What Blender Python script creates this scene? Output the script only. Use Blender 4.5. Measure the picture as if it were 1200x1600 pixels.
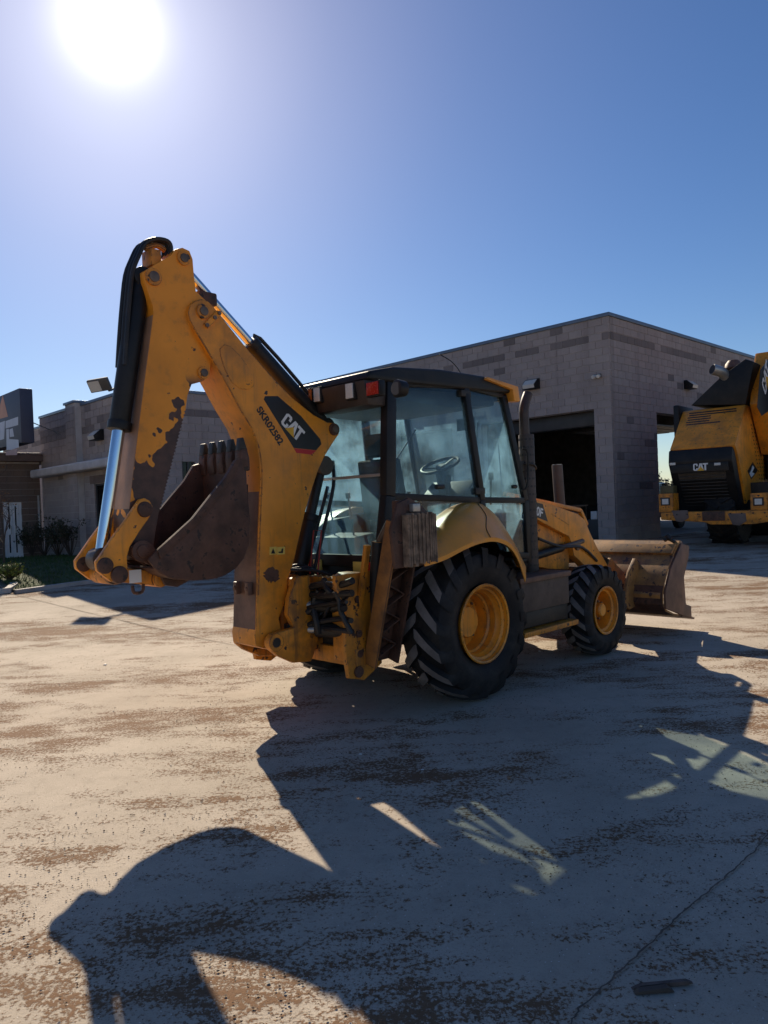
import bpy, bmesh, math, random
from mathutils import Vector, Matrix
import numpy as np
rnd = random.Random(7)
for o in list(bpy.data.objects): bpy.data.objects.remove(o)
scene = bpy.context.scene
COL = scene.collection
rad = math.radians

# ------------------------------------------------------------------ camera
FPX, CX, CY, CAMH = 1150.0, 600.0, 800.0, 1.69        # focal length in photo pixels
ROLL, PITCH = rad(2.27), -math.atan(11/1150)
Fv = Vector((0, math.cos(PITCH), math.sin(PITCH)))
R0 = Vector((1, 0, 0)); U0 = R0.cross(Fv)
Rv = math.cos(ROLL)*R0 - math.sin(ROLL)*U0
Uv = math.sin(ROLL)*R0 + math.cos(ROLL)*U0
CAM = Vector((0, 0, CAMH))
cd = bpy.data.cameras.new('camera'); cam = bpy.data.objects.new('camera', cd); COL.objects.link(cam)
cd.sensor_fit = 'HORIZONTAL'; cd.sensor_width = 36; cd.lens = FPX/1200*36
cd.clip_start = .05; cd.clip_end = 2000
cam.matrix_world = Matrix.Translation(CAM) @ Matrix((Rv, Uv, -Fv)).transposed().to_4x4()
scene.camera = cam

# ------------------------------------------------------------------ sky and sun
def ray(px, py): return Fv + (px-CX)/FPX*Rv + (CY-py)/FPX*Uv
SUN = ray(173, 38).normalized()
SUN_EL = math.asin(SUN.z); SUN_AZ = math.atan2(SUN.x, SUN.y)
w = bpy.data.worlds.new('World'); scene.world = w; w.use_nodes = True
nt = w.node_tree; N = nt.nodes; Lk = nt.links
bg = N['Background']
sky = N.new('ShaderNodeTexSky'); sky.sky_type = 'NISHITA'; sky.sun_disc = False
sky.sun_elevation = SUN_EL; sky.sun_rotation = SUN_AZ
sky.air_density = 1.0; sky.dust_density = .3; sky.ozone_density = 4.0; sky.altitude = 200
SKY_STRENGTH = 0.066
# the sun's own bright disc and the hazy aureole round it, a function of the direction in the sky
tc = N.new('ShaderNodeTexCoord')
dot = N.new('ShaderNodeVectorMath'); dot.operation = 'DOT_PRODUCT'; dot.inputs[1].default_value = SUN
Lk.new(tc.outputs['Generated'], dot.inputs[0])
ac = N.new('ShaderNodeMath'); ac.operation = 'ARCCOSINE'; Lk.new(dot.outputs['Value'], ac.inputs[0])
dg = N.new('ShaderNodeMath'); dg.operation = 'MULTIPLY'; dg.inputs[1].default_value = 180/math.pi/40; Lk.new(ac.outputs[0], dg.inputs[0])
rp = N.new('ShaderNodeValToRGB'); Lk.new(dg.outputs[0], rp.inputs[0])
cr = rp.color_ramp; cr.interpolation = 'B_SPLINE'
cr.elements[0].position = 0; cr.elements[0].color = (1, 1, 1, 1)
cr.elements[1].position = 1; cr.elements[1].color = (0, 0, 0, 1)
for p, c in ((.035, (1, .99, .97)), (.052, (.60, .56, .53)), (.072, (.20, .178, .165)), (.12, (.110, .094, .090)), (.20, (.074, .056, .054)), (.34, (.036, .024, .022)), (.58, (.011, .007, .006))):
    e = cr.elements.new(p); e.color = (*c, 1)
sc = N.new('ShaderNodeVectorMath'); sc.operation = 'SCALE'; sc.inputs['Scale'].default_value = 1.75/SKY_STRENGTH
Lk.new(rp.outputs[0], sc.inputs[0])
hs = N.new('ShaderNodeHueSaturation'); hs.inputs['Saturation'].default_value = 1.17; hs.inputs['Hue'].default_value = .507; Lk.new(sky.outputs[0], hs.inputs['Color'])
ad = N.new('ShaderNodeVectorMath'); ad.operation = 'ADD'
Lk.new(hs.outputs[0], ad.inputs[0]); Lk.new(sc.outputs[0], ad.inputs[1]); Lk.new(ad.outputs[0], bg.inputs[0])
bg.inputs[1].default_value = SKY_STRENGTH
sl = bpy.data.lights.new('sun', 'SUN'); sl.energy = 5.0; sl.angle = rad(.53); sl.color = (1, .865, .67)
so = bpy.data.objects.new('sun', sl); COL.objects.link(so)
so.rotation_euler = SUN.to_track_quat('Z', 'Y').to_euler(); so.location = (0, 0, 30)
vs = scene.view_settings; vs.view_transform = 'Standard'; vs.look = 'None'; vs.exposure = 0.48; vs.gamma = 1

# ------------------------------------------------------------------ helpers
def new_mat(name):
    m = bpy.data.materials.new(name); m.use_nodes = True
    return m, m.node_tree.nodes, m.node_tree.links, m.node_tree.nodes['Principled BSDF']
def mixc(N, L, fac, a, b):
    x = N.new('ShaderNodeMix'); x.data_type = 'RGBA'
    for s, v in ((0, fac), (6, a), (7, b)):
        if hasattr(v, 'is_linked'): L.new(v, x.inputs[s])
        else: x.inputs[s].default_value = v if s == 0 else (*v, 1)
    return x.outputs[2]
def noise(N, L, vec, scale, detail=4, rough=.55):
    n = N.new('ShaderNodeTexNoise'); n.inputs['Scale'].default_value = scale
    n.inputs['Detail'].default_value = detail; n.inputs['Roughness'].default_value = rough
    L.new(vec, n.inputs['Vector']); return n.outputs[0]
def ramp(N, L, v, a, b, inv=False):
    r = N.new('ShaderNodeMapRange'); r.interpolation_type = 'SMOOTHSTEP'
    r.inputs[1].default_value = a; r.inputs[2].default_value = b
    if inv: r.inputs[3].default_value = 1; r.inputs[4].default_value = 0
    L.new(v, r.inputs[0]); return r.outputs[0]
def mth(N, L, op, a, b=None, c=None):
    m = N.new('ShaderNodeMath'); m.operation = op
    for i, v in enumerate((a, b, c)):
        if v is None: continue
        if hasattr(v, 'is_linked'): L.new(v, m.inputs[i])
        else: m.inputs[i].default_value = v
    return m.outputs[0]
def mat(name, col, rough=.5, metal=0, var=.25, vscale=3, dirt=None, dirt_amt=.5, dscale=5, chips=None, chip_t=.68, cscale=14, bump=.1, bscale=60, spec=.5, rvar=.15, emit=None, edge=None, drip=0):
    """paint / metal / rubber: tint variation, dirt film in cloudy patches, small sharp chips"""
    m, N, L, p = new_mat(name)
    v = N.new('ShaderNodeTexCoord').outputs['Object']
    n1 = noise(N, L, v, vscale, 5)
    dark = tuple(c*(1-var) for c in col); lite = tuple(min(1, c*(1+var*.6)) for c in col)
    c = mixc(N, L, ramp(N, L, n1, .3, .7), dark, lite)
    if dirt:
        n2 = noise(N, L, v, dscale, 6, .65)
        f = mth(N, L, 'MULTIPLY', ramp(N, L, n2, .42, .72), dirt_amt)
        c = mixc(N, L, f, c, dirt)
    if chips:
        n3 = noise(N, L, v, cscale, 5, .6)
        c = mixc(N, L, ramp(N, L, n3, chip_t, chip_t+.02), c, chips)
    if drip:
        mp = N.new('ShaderNodeMapping'); mp.inputs['Scale'].default_value = (1, 1, .07); L.new(v, mp.inputs[0])
        n5 = noise(N, L, mp.outputs[0], 22, 5, .6); n6 = noise(N, L, v, 1.7, 3)
        c = mixc(N, L, mth(N, L, 'MULTIPLY', mth(N, L, 'MULTIPLY', ramp(N, L, n5, .50, .72), ramp(N, L, n6, .38, .62)), drip), c, dirt or (.1, .05, .03))
    if edge:
        bv = N.new('ShaderNodeBevel'); bv.samples = 4; bv.inputs['Radius'].default_value = .014
        dt = N.new('ShaderNodeVectorMath'); dt.operation = 'DOT_PRODUCT'; L.new(bv.outputs[0], dt.inputs[0]); L.new(N.new('ShaderNodeNewGeometry').outputs['Normal'], dt.inputs[1])
        em = ramp(N, L, mth(N, L, 'SUBTRACT', 1.0, dt.outputs['Value']), .015, .10)
        en = ramp(N, L, mth(N, L, 'ADD', noise(N, L, v, 26, 5, .65), mth(N, L, 'MULTIPLY', noise(N, L, v, 3.1, 3), .6)), .74, .84)
        c = mixc(N, L, mth(N, L, 'MULTIPLY', em, en), c, edge)
    L.new(c, p.inputs['Base Color'])
    n4 = noise(N, L, v, bscale, 3)
    L.new(mth(N, L, 'MULTIPLY_ADD', n4, rvar*2, rough-rvar), p.inputs['Roughness'])
    p.inputs['Metallic'].default_value = metal
    p.inputs['Specular IOR Level'].default_value = spec
    if bump:
        b = N.new('ShaderNodeBump'); b.inputs['Strength'].default_value = bump; b.inputs['Distance'].default_value = .004
        L.new(n4, b.inputs['Height']); L.new(b.outputs[0], p.inputs['Normal'])
    if emit:
        p.inputs['Emission Color'].default_value = (*emit[0], 1); p.inputs['Emission Strength'].default_value = emit[1]
    return m
class MB:
    def __init__(s): s.v = []; s.f = []; s.mi = []
    def add(s, vs, fs, mi=0):
        o = len(s.v); s.v += [tuple(v) for v in vs]; s.f += [tuple(i+o for i in f) for f in fs]; s.mi += [mi]*len(fs); return s
    def box(s, lo, hi, M=None, mi=0):
        x0, y0, z0 = lo; x1, y1, z1 = hi
        vs = [Vector(p) for p in ((x0,y0,z0),(x1,y0,z0),(x1,y1,z0),(x0,y1,z0),(x0,y0,z1),(x1,y0,z1),(x1,y1,z1),(x0,y1,z1))]
        if M: vs = [M @ p for p in vs]
        return s.add(vs, [(0,3,2,1),(4,5,6,7),(0,1,5,4),(1,2,6,5),(2,3,7,6),(3,0,4,7)], mi)
    def bar(s, a, b, wx, wy, up=(0,0,1), mi=0):
        """box beam from a to b; wx across, wy along 'up'"""
        a = Vector(a); b = Vector(b); d = (b-a); u = Vector(up); x = d.cross(u)
        if x.length < 1e-5: x = d.cross(Vector((0,1,0)))
        x.normalize(); u = x.cross(d).normalized()
        vs = [q + x*wx/2*i + u*wy/2*j for q in (a, b) for i, j in ((-1,-1),(1,-1),(1,1),(-1,1))]
        return s.add(vs, [(0,3,2,1),(4,5,6,7),(0,1,5,4),(1,2,6,5),(2,3,7,6),(3,0,4,7)], mi)
    def prism(s, poly, y0, y1, mi=0):
        """(x, z) outline extruded along y"""
        n = len(poly); A = sum(poly[i][0]*poly[(i+1)%n][1]-poly[(i+1)%n][0]*poly[i][1] for i in range(n))
        if A < 0: poly = poly[::-1]
        if y0 > y1: y0, y1 = y1, y0
        vs = [(x, y0, z) for x, z in poly] + [(x, y1, z) for x, z in poly]
        fs = [tuple(range(n)), tuple(range(2*n-1, n-1, -1))] + [(i, i+n, (i+1)%n+n, (i+1)%n) for i in range(n)]
        return s.add(vs, fs, mi)
    def cyl(s, a, b, r, r2=None, n=20, cap=True, mi=0):
        a = Vector(a); b = Vector(b); d = (b-a).normalized(); r2 = r if r2 is None else r2
        x = d.orthogonal().normalized(); y = d.cross(x)
        ring = [(math.cos(2*math.pi*i/n), math.sin(2*math.pi*i/n)) for i in range(n)]
        vs = [a+(x*c+y*q)*r for c, q in ring]+[b+(x*c+y*q)*r2 for c, q in ring]
        fs = [(i, (i+1)%n, (i+1)%n+n, i+n) for i in range(n)]
        if cap: fs += [tuple(range(n-1, -1, -1)), tuple(range(n, 2*n))]
        return s.add(vs, fs, mi)
    def tube(s, pts, r, n=8, mi=0, smooth=3):
        pts = [Vector(p) for p in pts]
        if smooth and len(pts) > 2:
            q = []
            for i in range(len(pts)-1):
                p0 = pts[max(i-1, 0)]; p1 = pts[i]; p2 = pts[i+1]; p3 = pts[min(i+2, len(pts)-1)]
                for k in range(smooth):
                    t = k/smooth
                    q.append(.5*((2*p1)+(p2-p0)*t+(2*p0-5*p1+4*p2-p3)*t*t+(3*p1-p0-3*p2+p3)*t**3))
            pts = q+[pts[-1]]
        rs = r if isinstance(r, (list, tuple)) else None
        o = len(s.v); x = None; m = len(pts)
        for i, p in enumerate(pts):
            d = (pts[min(i+1, m-1)]-pts[max(i-1, 0)]).normalized()
            x = d.orthogonal().normalized() if x is None else (x-d*x.dot(d)).normalized()
            y = d.cross(x); rr = (rs[0]+(rs[1]-rs[0])*i/(m-1)) if rs else r
            s.v += [tuple(p+(x*math.cos(2*math.pi*k/n)+y*math.sin(2*math.pi*k/n))*rr) for k in range(n)]
        for i in range(m-1):
            for k in range(n):
                s.f.append((o+i*n+k, o+i*n+(k+1)%n, o+(i+1)*n+(k+1)%n, o+(i+1)*n+k)); s.mi.append(mi)
        s.f.append(tuple(o+k for k in range(n-1, -1, -1))); s.mi.append(mi)
        s.f.append(tuple(o+(m-1)*n+k for k in range(n))); s.mi.append(mi)
        return s
    def lathe(s, prof, c, n=48, mi=0, closed=False):
        """(r, y) profile turned about the y axis through c=(x, z)"""
        o = len(s.v); m = len(prof)
        for k in range(n):
            a = 2*math.pi*k/n
            s.v += [(c[0]+r*math.cos(a), y, c[1]+r*math.sin(a)) for r, y in prof]
        for k in range(n):
            for i in range(m if closed else m-1):
                j = (i+1) % m; k2 = (k+1) % n
                s.f.append((o+k*m+i, o+k2*m+i, o+k2*m+j, o+k*m+j)); s.mi.append(mi)
        return s
    def grid(s, rows, mi=0):
        o = len(s.v); n = len(rows[0])
        for r in rows: s.v += [tuple(p) for p in r]
        for i in range(len(rows)-1):
            for j in range(n-1):
                s.f.append((o+i*n+j, o+i*n+j+1, o+(i+1)*n+j+1, o+(i+1)*n+j)); s.mi.append(mi)
        return s
    def build(s, name, m, parent=None, bevel=0, seg=2, sharp=35, solid=0, recalc=True, split=False):
        if split:
            par = list(range(len(s.v)))
            def fd(i):
                while par[i] != i: par[i] = par[par[i]]; i = par[i]
                return i
            for f in s.f:
                for i in f[1:]: par[fd(i)] = fd(f[0])
            out = []
            for r in sorted({fd(f[0]) for f in s.f}):
                q = MB(); mp = {}
                for f, mi in zip(s.f, s.mi):
                    if fd(f[0]) != r: continue
                    for i in f:
                        if i not in mp: mp[i] = len(q.v); q.v.append(s.v[i])
                    q.f.append(tuple(mp[i] for i in f)); q.mi.append(mi)
                out.append(q.build(name, m, parent, bevel, seg, sharp, solid, recalc))
            return out
        me = bpy.data.meshes.new(name); me.from_pydata(s.v, [], s.f)
        ms = m if isinstance(m, (list, tuple)) else [m]
        for x in ms: me.materials.append(x)
        me.polygons.foreach_set('material_index', s.mi)
        bm = bmesh.new(); bm.from_mesh(me)
        if solid:
            bmesh.ops.recalc_face_normals(bm, faces=bm.faces)
            bmesh.ops.solidify(bm, geom=bm.faces[:], thickness=solid)
        if recalc: bmesh.ops.recalc_face_normals(bm, faces=bm.faces)
        if bevel:
            es = [e for e in bm.edges if len(e.link_faces) == 2 and e.calc_face_angle(0) > rad(28)]
            bmesh.ops.bevel(bm, geom=es, offset=bevel, segments=seg, affect='EDGES', clamp_overlap=True, profile=.6)
        bm.to_mesh(me); bm.free()
        me.polygons.foreach_set('use_smooth', [True]*len(me.polygons)); me.set_sharp_from_angle(angle=rad(sharp))
        o = bpy.data.objects.new(name, me); COL.objects.link(o); o.parent = parent
        return o
def tag(o, label=None, cat=None, group=None, kind=None):
    for k, v in (('label', label), ('category', cat), ('group', group), ('kind', kind)):
        if v: o[k] = v
    return o
def empty(name, M=None, label=None, cat=None, group=None):
    o = bpy.data.objects.new(name, None); COL.objects.link(o); o.empty_display_size = .2
    if M is not None: o.matrix_world = M
    return tag(o, label, cat, group)
def frame(o, x, y, z):                       # 4x4 from axes
    m = Matrix((x, y, z)).transposed().to_4x4(); m.translation = o; return m
def lettering(txt, size=1, bold=.02):
    cu = bpy.data.curves.new('t', 'FONT'); cu.body = txt; cu.size = size; cu.offset = bold*size; cu.extrude = .0006
    ob = bpy.data.objects.new('t', cu); COL.objects.link(ob)
    me = bpy.data.meshes.new_from_object(ob.evaluated_get(bpy.context.evaluated_depsgraph_get()))
    bpy.data.objects.remove(ob); return me
def letter_obj(name, txt, M, size, m, parent, bold=.02):
    me = lettering(txt, size, bold); me.transform(M); me.materials.clear(); me.materials.append(m)
    o = bpy.data.objects.new(name, me); COL.objects.link(o); o.parent = parent; return o
LOGO = {'C': ([(.15,0),(.5,0),(.62,.12),(.62,.36),(.42,.36),(.42,.2),(.36,.17),(.25,.17),(.2,.22),(.2,.78),(.25,.83),(.36,.83),(.42,.8),(.42,.62),(.62,.62),(.62,.88),(.5,1),(.15,1),(0,.87),(0,.13)], 0),
        'A': ([(0,0),(.26,1),(.58,1),(.84,0),(.6,0),(.42,.74),(.24,0)], .60),
        'T': ([(0,.8),(0,1),(.72,1),(.72,.8),(.48,.8),(.48,0),(.24,0),(.24,.8)], 1.27)}
def logo(parent, M, h, mw, my, name='logo_lettering'):
    """three bold letters with a yellow triangle under the middle one, in the xy plane of M, width about 2h"""
    b = MB()
    for k in 'CAT':
        P, x0 = LOGO[k]; n = len(P)
        vs = [((x+x0)*h, y*h, 0) for x, y in P]+[((x+x0)*h, y*h, .001) for x, y in P]
        b.add([M @ Vector(v) for v in vs], [tuple(range(n-1, -1, -1)), tuple(range(n, 2*n))]+[(i, (i+1) % n, (i+1) % n+n, i+n) for i in range(n)])
    o = b.build(name, mw, parent)
    t = MB(); P = [(.52*h, -.03*h), (1.50*h, -.03*h), (1.01*h, .56*h)]
    t.add([M @ Vector((x, y, z)) for z in (.0012, .0022) for x, y in P], [(2,1,0),(3,4,5),(0,1,4,3),(1,2,5,4),(2,0,3,5)])
    t.build('logo_triangle', my, parent)
    return o
def gz(x, y):                                  # the yard rises a little towards the buildings
    t = min(1, max(0, (y-9.5)/9.5)); return .42*t*t*(3-2*t)
def smooth_noise(x, y):
    return math.sin(x*1.3+1.7*math.sin(y*.7))*.5+math.sin(y*1.9+x*.4+2.1)*.3+math.sin(x*3.1-y*2.3)*.2

# ------------------------------------------------------------------ materials
YEL = (.88, .315, .02)
M_yel = mat('yellow_paint', YEL, .42, var=.16, vscale=2.5, dirt=(.24, .115, .04), dirt_amt=.5, dscale=3.2, chips=(.05, .028, .02), chip_t=.665, cscale=10, bump=.07, edge=(.07, .035, .024), drip=.7)
M_yel2 = mat('yellow_paint_worn', (.76, .27, .022), .5, var=.25, vscale=5, dirt=(.17, .08, .03), dirt_amt=.75, dscale=6, chips=(.045, .026, .02), chip_t=.62, cscale=13, bump=.10, edge=(.06, .03, .022), drip=.8)
M_clean = mat('yellow_paint_fender', (.86, .335, .035), .38, var=.1, vscale=1.5, dirt=(.36, .19, .07), dirt_amt=.5, dscale=3, bump=.04, drip=.5)
M_rust = mat('rusty_steel', (.085, .038, .024), .62, var=.45, vscale=6, dirt=(.16, .075, .045), dirt_amt=.6, dscale=9, chips=(.03, .018, .015), chip_t=.6, cscale=18, bump=.25, bscale=45)
M_rust_l = mat('worn_brown_steel', (.17, .085, .055), .55, var=.35, vscale=4, dirt=(.08, .04, .03), dirt_amt=.7, dscale=7, bump=.15)
M_black = mat('black_paint', (.010, .010, .011), .48, var=.4, dirt=(.030, .023, .019), dirt_amt=.5, dscale=4, bump=.05, spec=.35)
M_dark = mat('dark_greasy_iron', (.02, .018, .016), .55, var=.4, dirt=(.07, .05, .03), dirt_amt=.5, dscale=7, bump=.15)
M_rubber = mat('tyre_rubber', (.013, .012, .013), .68, var=.3, dirt=(.055, .046, .038), dirt_amt=.6, dscale=4, bump=.15, bscale=90, spec=.3)
M_lug = mat('tyre_tread_dust', (.22, .19, .175), .9, var=.3, vscale=7, dirt=(.07, .06, .052), dirt_amt=.6, dscale=14, bump=.3, bscale=110, spec=.2)
M_hose = mat('hydraulic_hose', (.012, .011, .012), .5, var=.3, bump=.1, dirt=(.05, .035, .025))
M_chrome = mat('chromed_rod', (.72, .74, .78), .13, metal=1, var=.06, bump=.0, rvar=.05)
M_pin = mat('pin_steel', (.16, .12, .095), .5, metal=.5, var=.3, dirt=(.06, .035, .025), dirt_amt=.6)
M_decal = mat('black_decal', (.012, .012, .014), .4, var=.2, bump=0)
M_white = mat('white_vinyl', (.75, .74, .72), .45, var=.06, bump=0)
M_tri = mat('logo_yellow', (.72, .40, .03), .45, var=.05, bump=0)
M_red = mat('red_vinyl', (.5, .02, .025), .45, var=.1, bump=0)
M_sticker = mat('safety_sticker', (.72, .50, .10), .5, var=.12, bump=0)
M_seat = mat('seat_fabric', (.02, .022, .028), .8, var=.25, bump=.2)
M_trim = mat('cab_trim', (.03, .03, .034), .6, var=.25, bump=.1)
M_lens = mat('lamp_lens', (.62, .60, .56), .25, var=.08, bump=.05)
M_redlens = mat('red_lens', (.42, .018, .012), .25, var=.1, bump=.05)
M_orange = mat('orange_lens', (.75, .14, .02), .25, var=.1, bump=.05)
M_silver = mat('bare_metal', (.45, .43, .40), .4, metal=.6, var=.2)
M_grey = mat('grey_plastic', (.10, .095, .09), .6, var=.2)
def glass_mat(name, tint, dust, dcol=(.55, .62, .60), gloss=1.0):
    m, N, L, p = new_mat(name); N.remove(p)
    out = N['Material Output']
    v = N.new('ShaderNodeTexCoord').outputs['Object']
    tr = N.new('ShaderNodeBsdfTransparent'); tr.inputs[0].default_value = (*tint, 1)
    di = N.new('ShaderNodeBsdfTranslucent'); di.inputs[0].default_value = (*dcol, 1)
    gl = N.new('ShaderNodeBsdfGlossy'); gl.inputs['Roughness'].default_value = .03
    fr = N.new('ShaderNodeFresnel'); L.new(mth(N, L, 'MULTIPLY_ADD', N.new('ShaderNodeNewGeometry').outputs['Backfacing'], 1/1.45-1.45, 1.45), fr.inputs[0])
    n = noise(N, L, v, 2.2, 6, .62)
    fac = mth(N, L, 'MULTIPLY', ramp(N, L, n, .30, .72), dust*2)
    m1 = N.new('ShaderNodeMixShader'); L.new(fac, m1.inputs[0]); L.new(tr.outputs[0], m1.inputs[1]); L.new(di.outputs[0], m1.inputs[2])
    m2 = N.new('ShaderNodeMixShader'); L.new(mth(N, L, 'MULTIPLY', fr.outputs[0], gloss), m2.inputs[0]); L.new(m1.outputs[0], m2.inputs[1]); L.new(gl.outputs[0], m2.inputs[2])
    L.new(m2.outputs[0], out.inputs[0]); return m
M_glass = glass_mat('cab_glass', (.87, .95, .955), .115, (.50, .76, .98))
M_glass_b = glass_mat('building_glass', (.25, .28, .30), .02)
def block_mat(name, a, b, z0=None):
    m, N, L, p = new_mat(name)
    v = N.new('ShaderNodeTexCoord').outputs['Object']
    g = N.new('ShaderNodeNewGeometry'); oi = N.new('ShaderNodeObjectInfo')
    r = mth(N, L, 'FRACT', mth(N, L, 'ADD', g.outputs['Random Per Island'], oi.outputs['Random']))
    c = mixc(N, L, r, a, b)
    gp = g.outputs['Position']
    n = noise(N, L, gp, .55, 5, .6); c = mixc(N, L, mth(N, L, 'MULTIPLY', ramp(N, L, n, .35, .7), .45), c, tuple(x*.72 for x in a))
    n2 = noise(N, L, gp, 22, 6, .7); c = mixc(N, L, mth(N, L, 'MULTIPLY', n2, .35), c, tuple(x*.5 for x in a))
    mp = N.new('ShaderNodeMapping'); mp.inputs['Scale'].default_value = (1, 1, .06); L.new(gp, mp.inputs[0])
    c = mixc(N, L, mth(N, L, 'MULTIPLY', ramp(N, L, noise(N, L, mp.outputs[0], 3.2, 5, .65), .48, .75), .5), c, tuple(x*.55 for x in a))
    L.new(c, p.inputs['Base Color']); p.inputs['Roughness'].default_value = .88
    bp = N.new('ShaderNodeBump'); bp.inputs['Strength'].default_value = .5; bp.inputs['Distance'].default_value = .01
    L.new(noise(N, L, gp, 30, 5, .7), bp.inputs['Height']); L.new(bp.outputs[0], p.inputs['Normal'])
    return m
M_block = block_mat('split_face_block', (.37, .315, .30), (.44, .38, .36))
M_block_d = block_mat('dark_accent_block', (.20, .17, .165), (.26, .22, .21))
M_mortar = mat('mortar', (.50, .46, .44), .9, var=.15, bump=.2)
M_coping = mat('blue_metal_coping', (.12, .17, .25), .4, metal=.2, var=.1)
M_conc = mat('pale_concrete', (.40, .37, .34), .85, var=.2, bump=.2)
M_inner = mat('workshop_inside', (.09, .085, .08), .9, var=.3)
M_steel_d = mat('dark_steel', (.05, .05, .052), .5, var=.2)
M_tan = mat('brown_canopy', (.17, .12, .10), .7, var=.25)

# ------------------------------------------------------------------ ground
def ground_mat():
    m, N, L, p = new_mat('dusty_concrete')
    v = N.new('ShaderNodeTexCoord').outputs['Object']
    mp = N.new('ShaderNodeMapping'); mp.inputs['Scale'].default_value = (.42, 1.0, 1); mp.inputs['Rotation'].default_value = (0, 0, rad(-7)); L.new(v, mp.inputs[0])
    vs_ = mp.outputs[0]
    base = mixc(N, L, ramp(N, L, noise(N, L, v, .7, 6, .6), .3, .7), (.41, .345, .27), (.53, .45, .36))
    base = mixc(N, L, mth(N, L, 'MULTIPLY', ramp(N, L, noise(N, L, v, 9, 6, .7), .45, .75), .35), base, (.26, .215, .17))
    base = mixc(N, L, mth(N, L, 'MULTIPLY', ramp(N, L, noise(N, L, v, 130, 4, .8), .50, .68), .42), base, (.24, .175, .115))
    # drifts of brown soil, broken up into crumbs
    big = noise(N, L, vs_, .62, 5, .62); mid = noise(N, L, vs_, 3.6, 6, .7); fine = noise(N, L, v, 48, 5, .75)
    s = mth(N, L, 'ADD', mth(N, L, 'MULTIPLY', big, .9), mth(N, L, 'ADD', mth(N, L, 'MULTIPLY', mid, .75), mth(N, L, 'MULTIPLY', fine, .85)))
    soil = ramp(N, L, s, 1.27, 1.355)
    base = mixc(N, L, mth(N, L, 'MULTIPLY', soil, .92), base, (.165, .080, .033))
    vo = N.new('ShaderNodeTexVoronoi'); vo.inputs['Scale'].default_value = 55; L.new(v, vo.inputs['Vector'])
    speck = ramp(N, L, vo.outputs['Distance'], .10, .16, inv=True)
    sel = N.new('ShaderNodeSeparateColor'); L.new(vo.outputs['Color'], sel.inputs[0])
    base = mixc(N, L, mth(N, L, 'MULTIPLY', speck, ramp(N, L, sel.outputs[0], .80, .84)), base, (.07, .05, .038))
    base = mixc(N, L, mth(N, L, 'MULTIPLY', speck, ramp(N, L, sel.outputs[1], .82, .84)), base, (.72, .68, .62))
    L.new(base, p.inputs['Base Color']); p.inputs['Roughness'].default_value = .9
    p.inputs['Specular IOR Level'].default_value = .25
    h = mth(N, L, 'ADD', mth(N, L, 'MULTIPLY', soil, .6), mth(N, L, 'ADD', mth(N, L, 'MULTIPLY', fine, .45), mth(N, L, 'MULTIPLY', noise(N, L, v, 130, 3, .8), .5)))
    b = N.new('ShaderNodeBump'); b.inputs['Strength'].default_value = .55; b.inputs['Distance'].default_value = .012
    L.new(h, b.inputs['Height']); L.new(b.outputs[0], p.inputs['Normal'])
    return m
M_ground = ground_mat()
def axis(a, b, fine, lim):
    return sorted(set([round(x, 3) for x in np.concatenate([np.linspace(-lim, a, 12), np.arange(a, b, fine), np.linspace(b, lim, 12)])]))
xs = axis(-14, 14, .4, 600); ys = axis(-6, 24, .25, 700)
g = MB(); nx = len(xs)
def relief(x, y): return .006*smooth_noise(x*1.1, y*1.3) if abs(x) < 14 and -6 < y < 16 else 0
g.v = [(x, y, gz(x, y)+relief(x, y)-.004) for y in ys for x in xs]
for j in range(len(ys)-1):
    for i in range(nx-1): g.f.append((j*nx+i, j*nx+i+1, (j+1)*nx+i+1, (j+1)*nx+i)); g.mi.append(0)
tag(g.build('yard_ground', M_ground, sharp=180), kind='structure')
def G(px, py, z=0):                            # a photo pixel on the ground (height z)
    d = ray(px, py); t = (z-CAMH)/d.z; return CAM+d*t
# saw-cut joint and the worn edge between two pours, as shallow grooves of dark filler
M_joint = mat('joint_filler', (.15, .11, .08), .95, var=.3, bump=.2)
def strip(name, pts, wd, m, lift=.004, jag=.3):
    b = MB(); L_ = []; R_ = []
    P = []
    for i in range(len(pts)-1):
        for k in range(14): P.append(pts[i].lerp(pts[i+1], k/14))
    P.append(pts[-1])
    for i, p in enumerate(P):
        d = (P[min(i+1, len(P)-1)]-P[max(i-1, 0)]).normalized(); n = Vector((-d.y, d.x, 0)); ww = wd*(1+jag*rnd.uniform(-1, 1)); off = n*wd*jag*rnd.uniform(-1, 1)*1.5
        for S, q in ((L_, 1), (R_, -1)):
            e = p+off+n*ww/2*q; S.append((e.x, e.y, gz(e.x, e.y)+relief(e.x, e.y)+lift))
    b.grid([L_, R_]); return tag(b.build(name, m, sharp=180), kind='structure')
strip('ground_joint', [G(-150, 925), G(0, 943), G(180, 972), G(400, 1014), G(560, 1042)], .012, M_joint)
strip('ground_joint', [G(870, 1640), G(905, 1580), G(1000, 1492), G(1062, 1432), G(1130, 1375), G(1180, 1330), G(1215, 1285), G(1300, 1210)], .007, M_joint, jag=.4)

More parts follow.
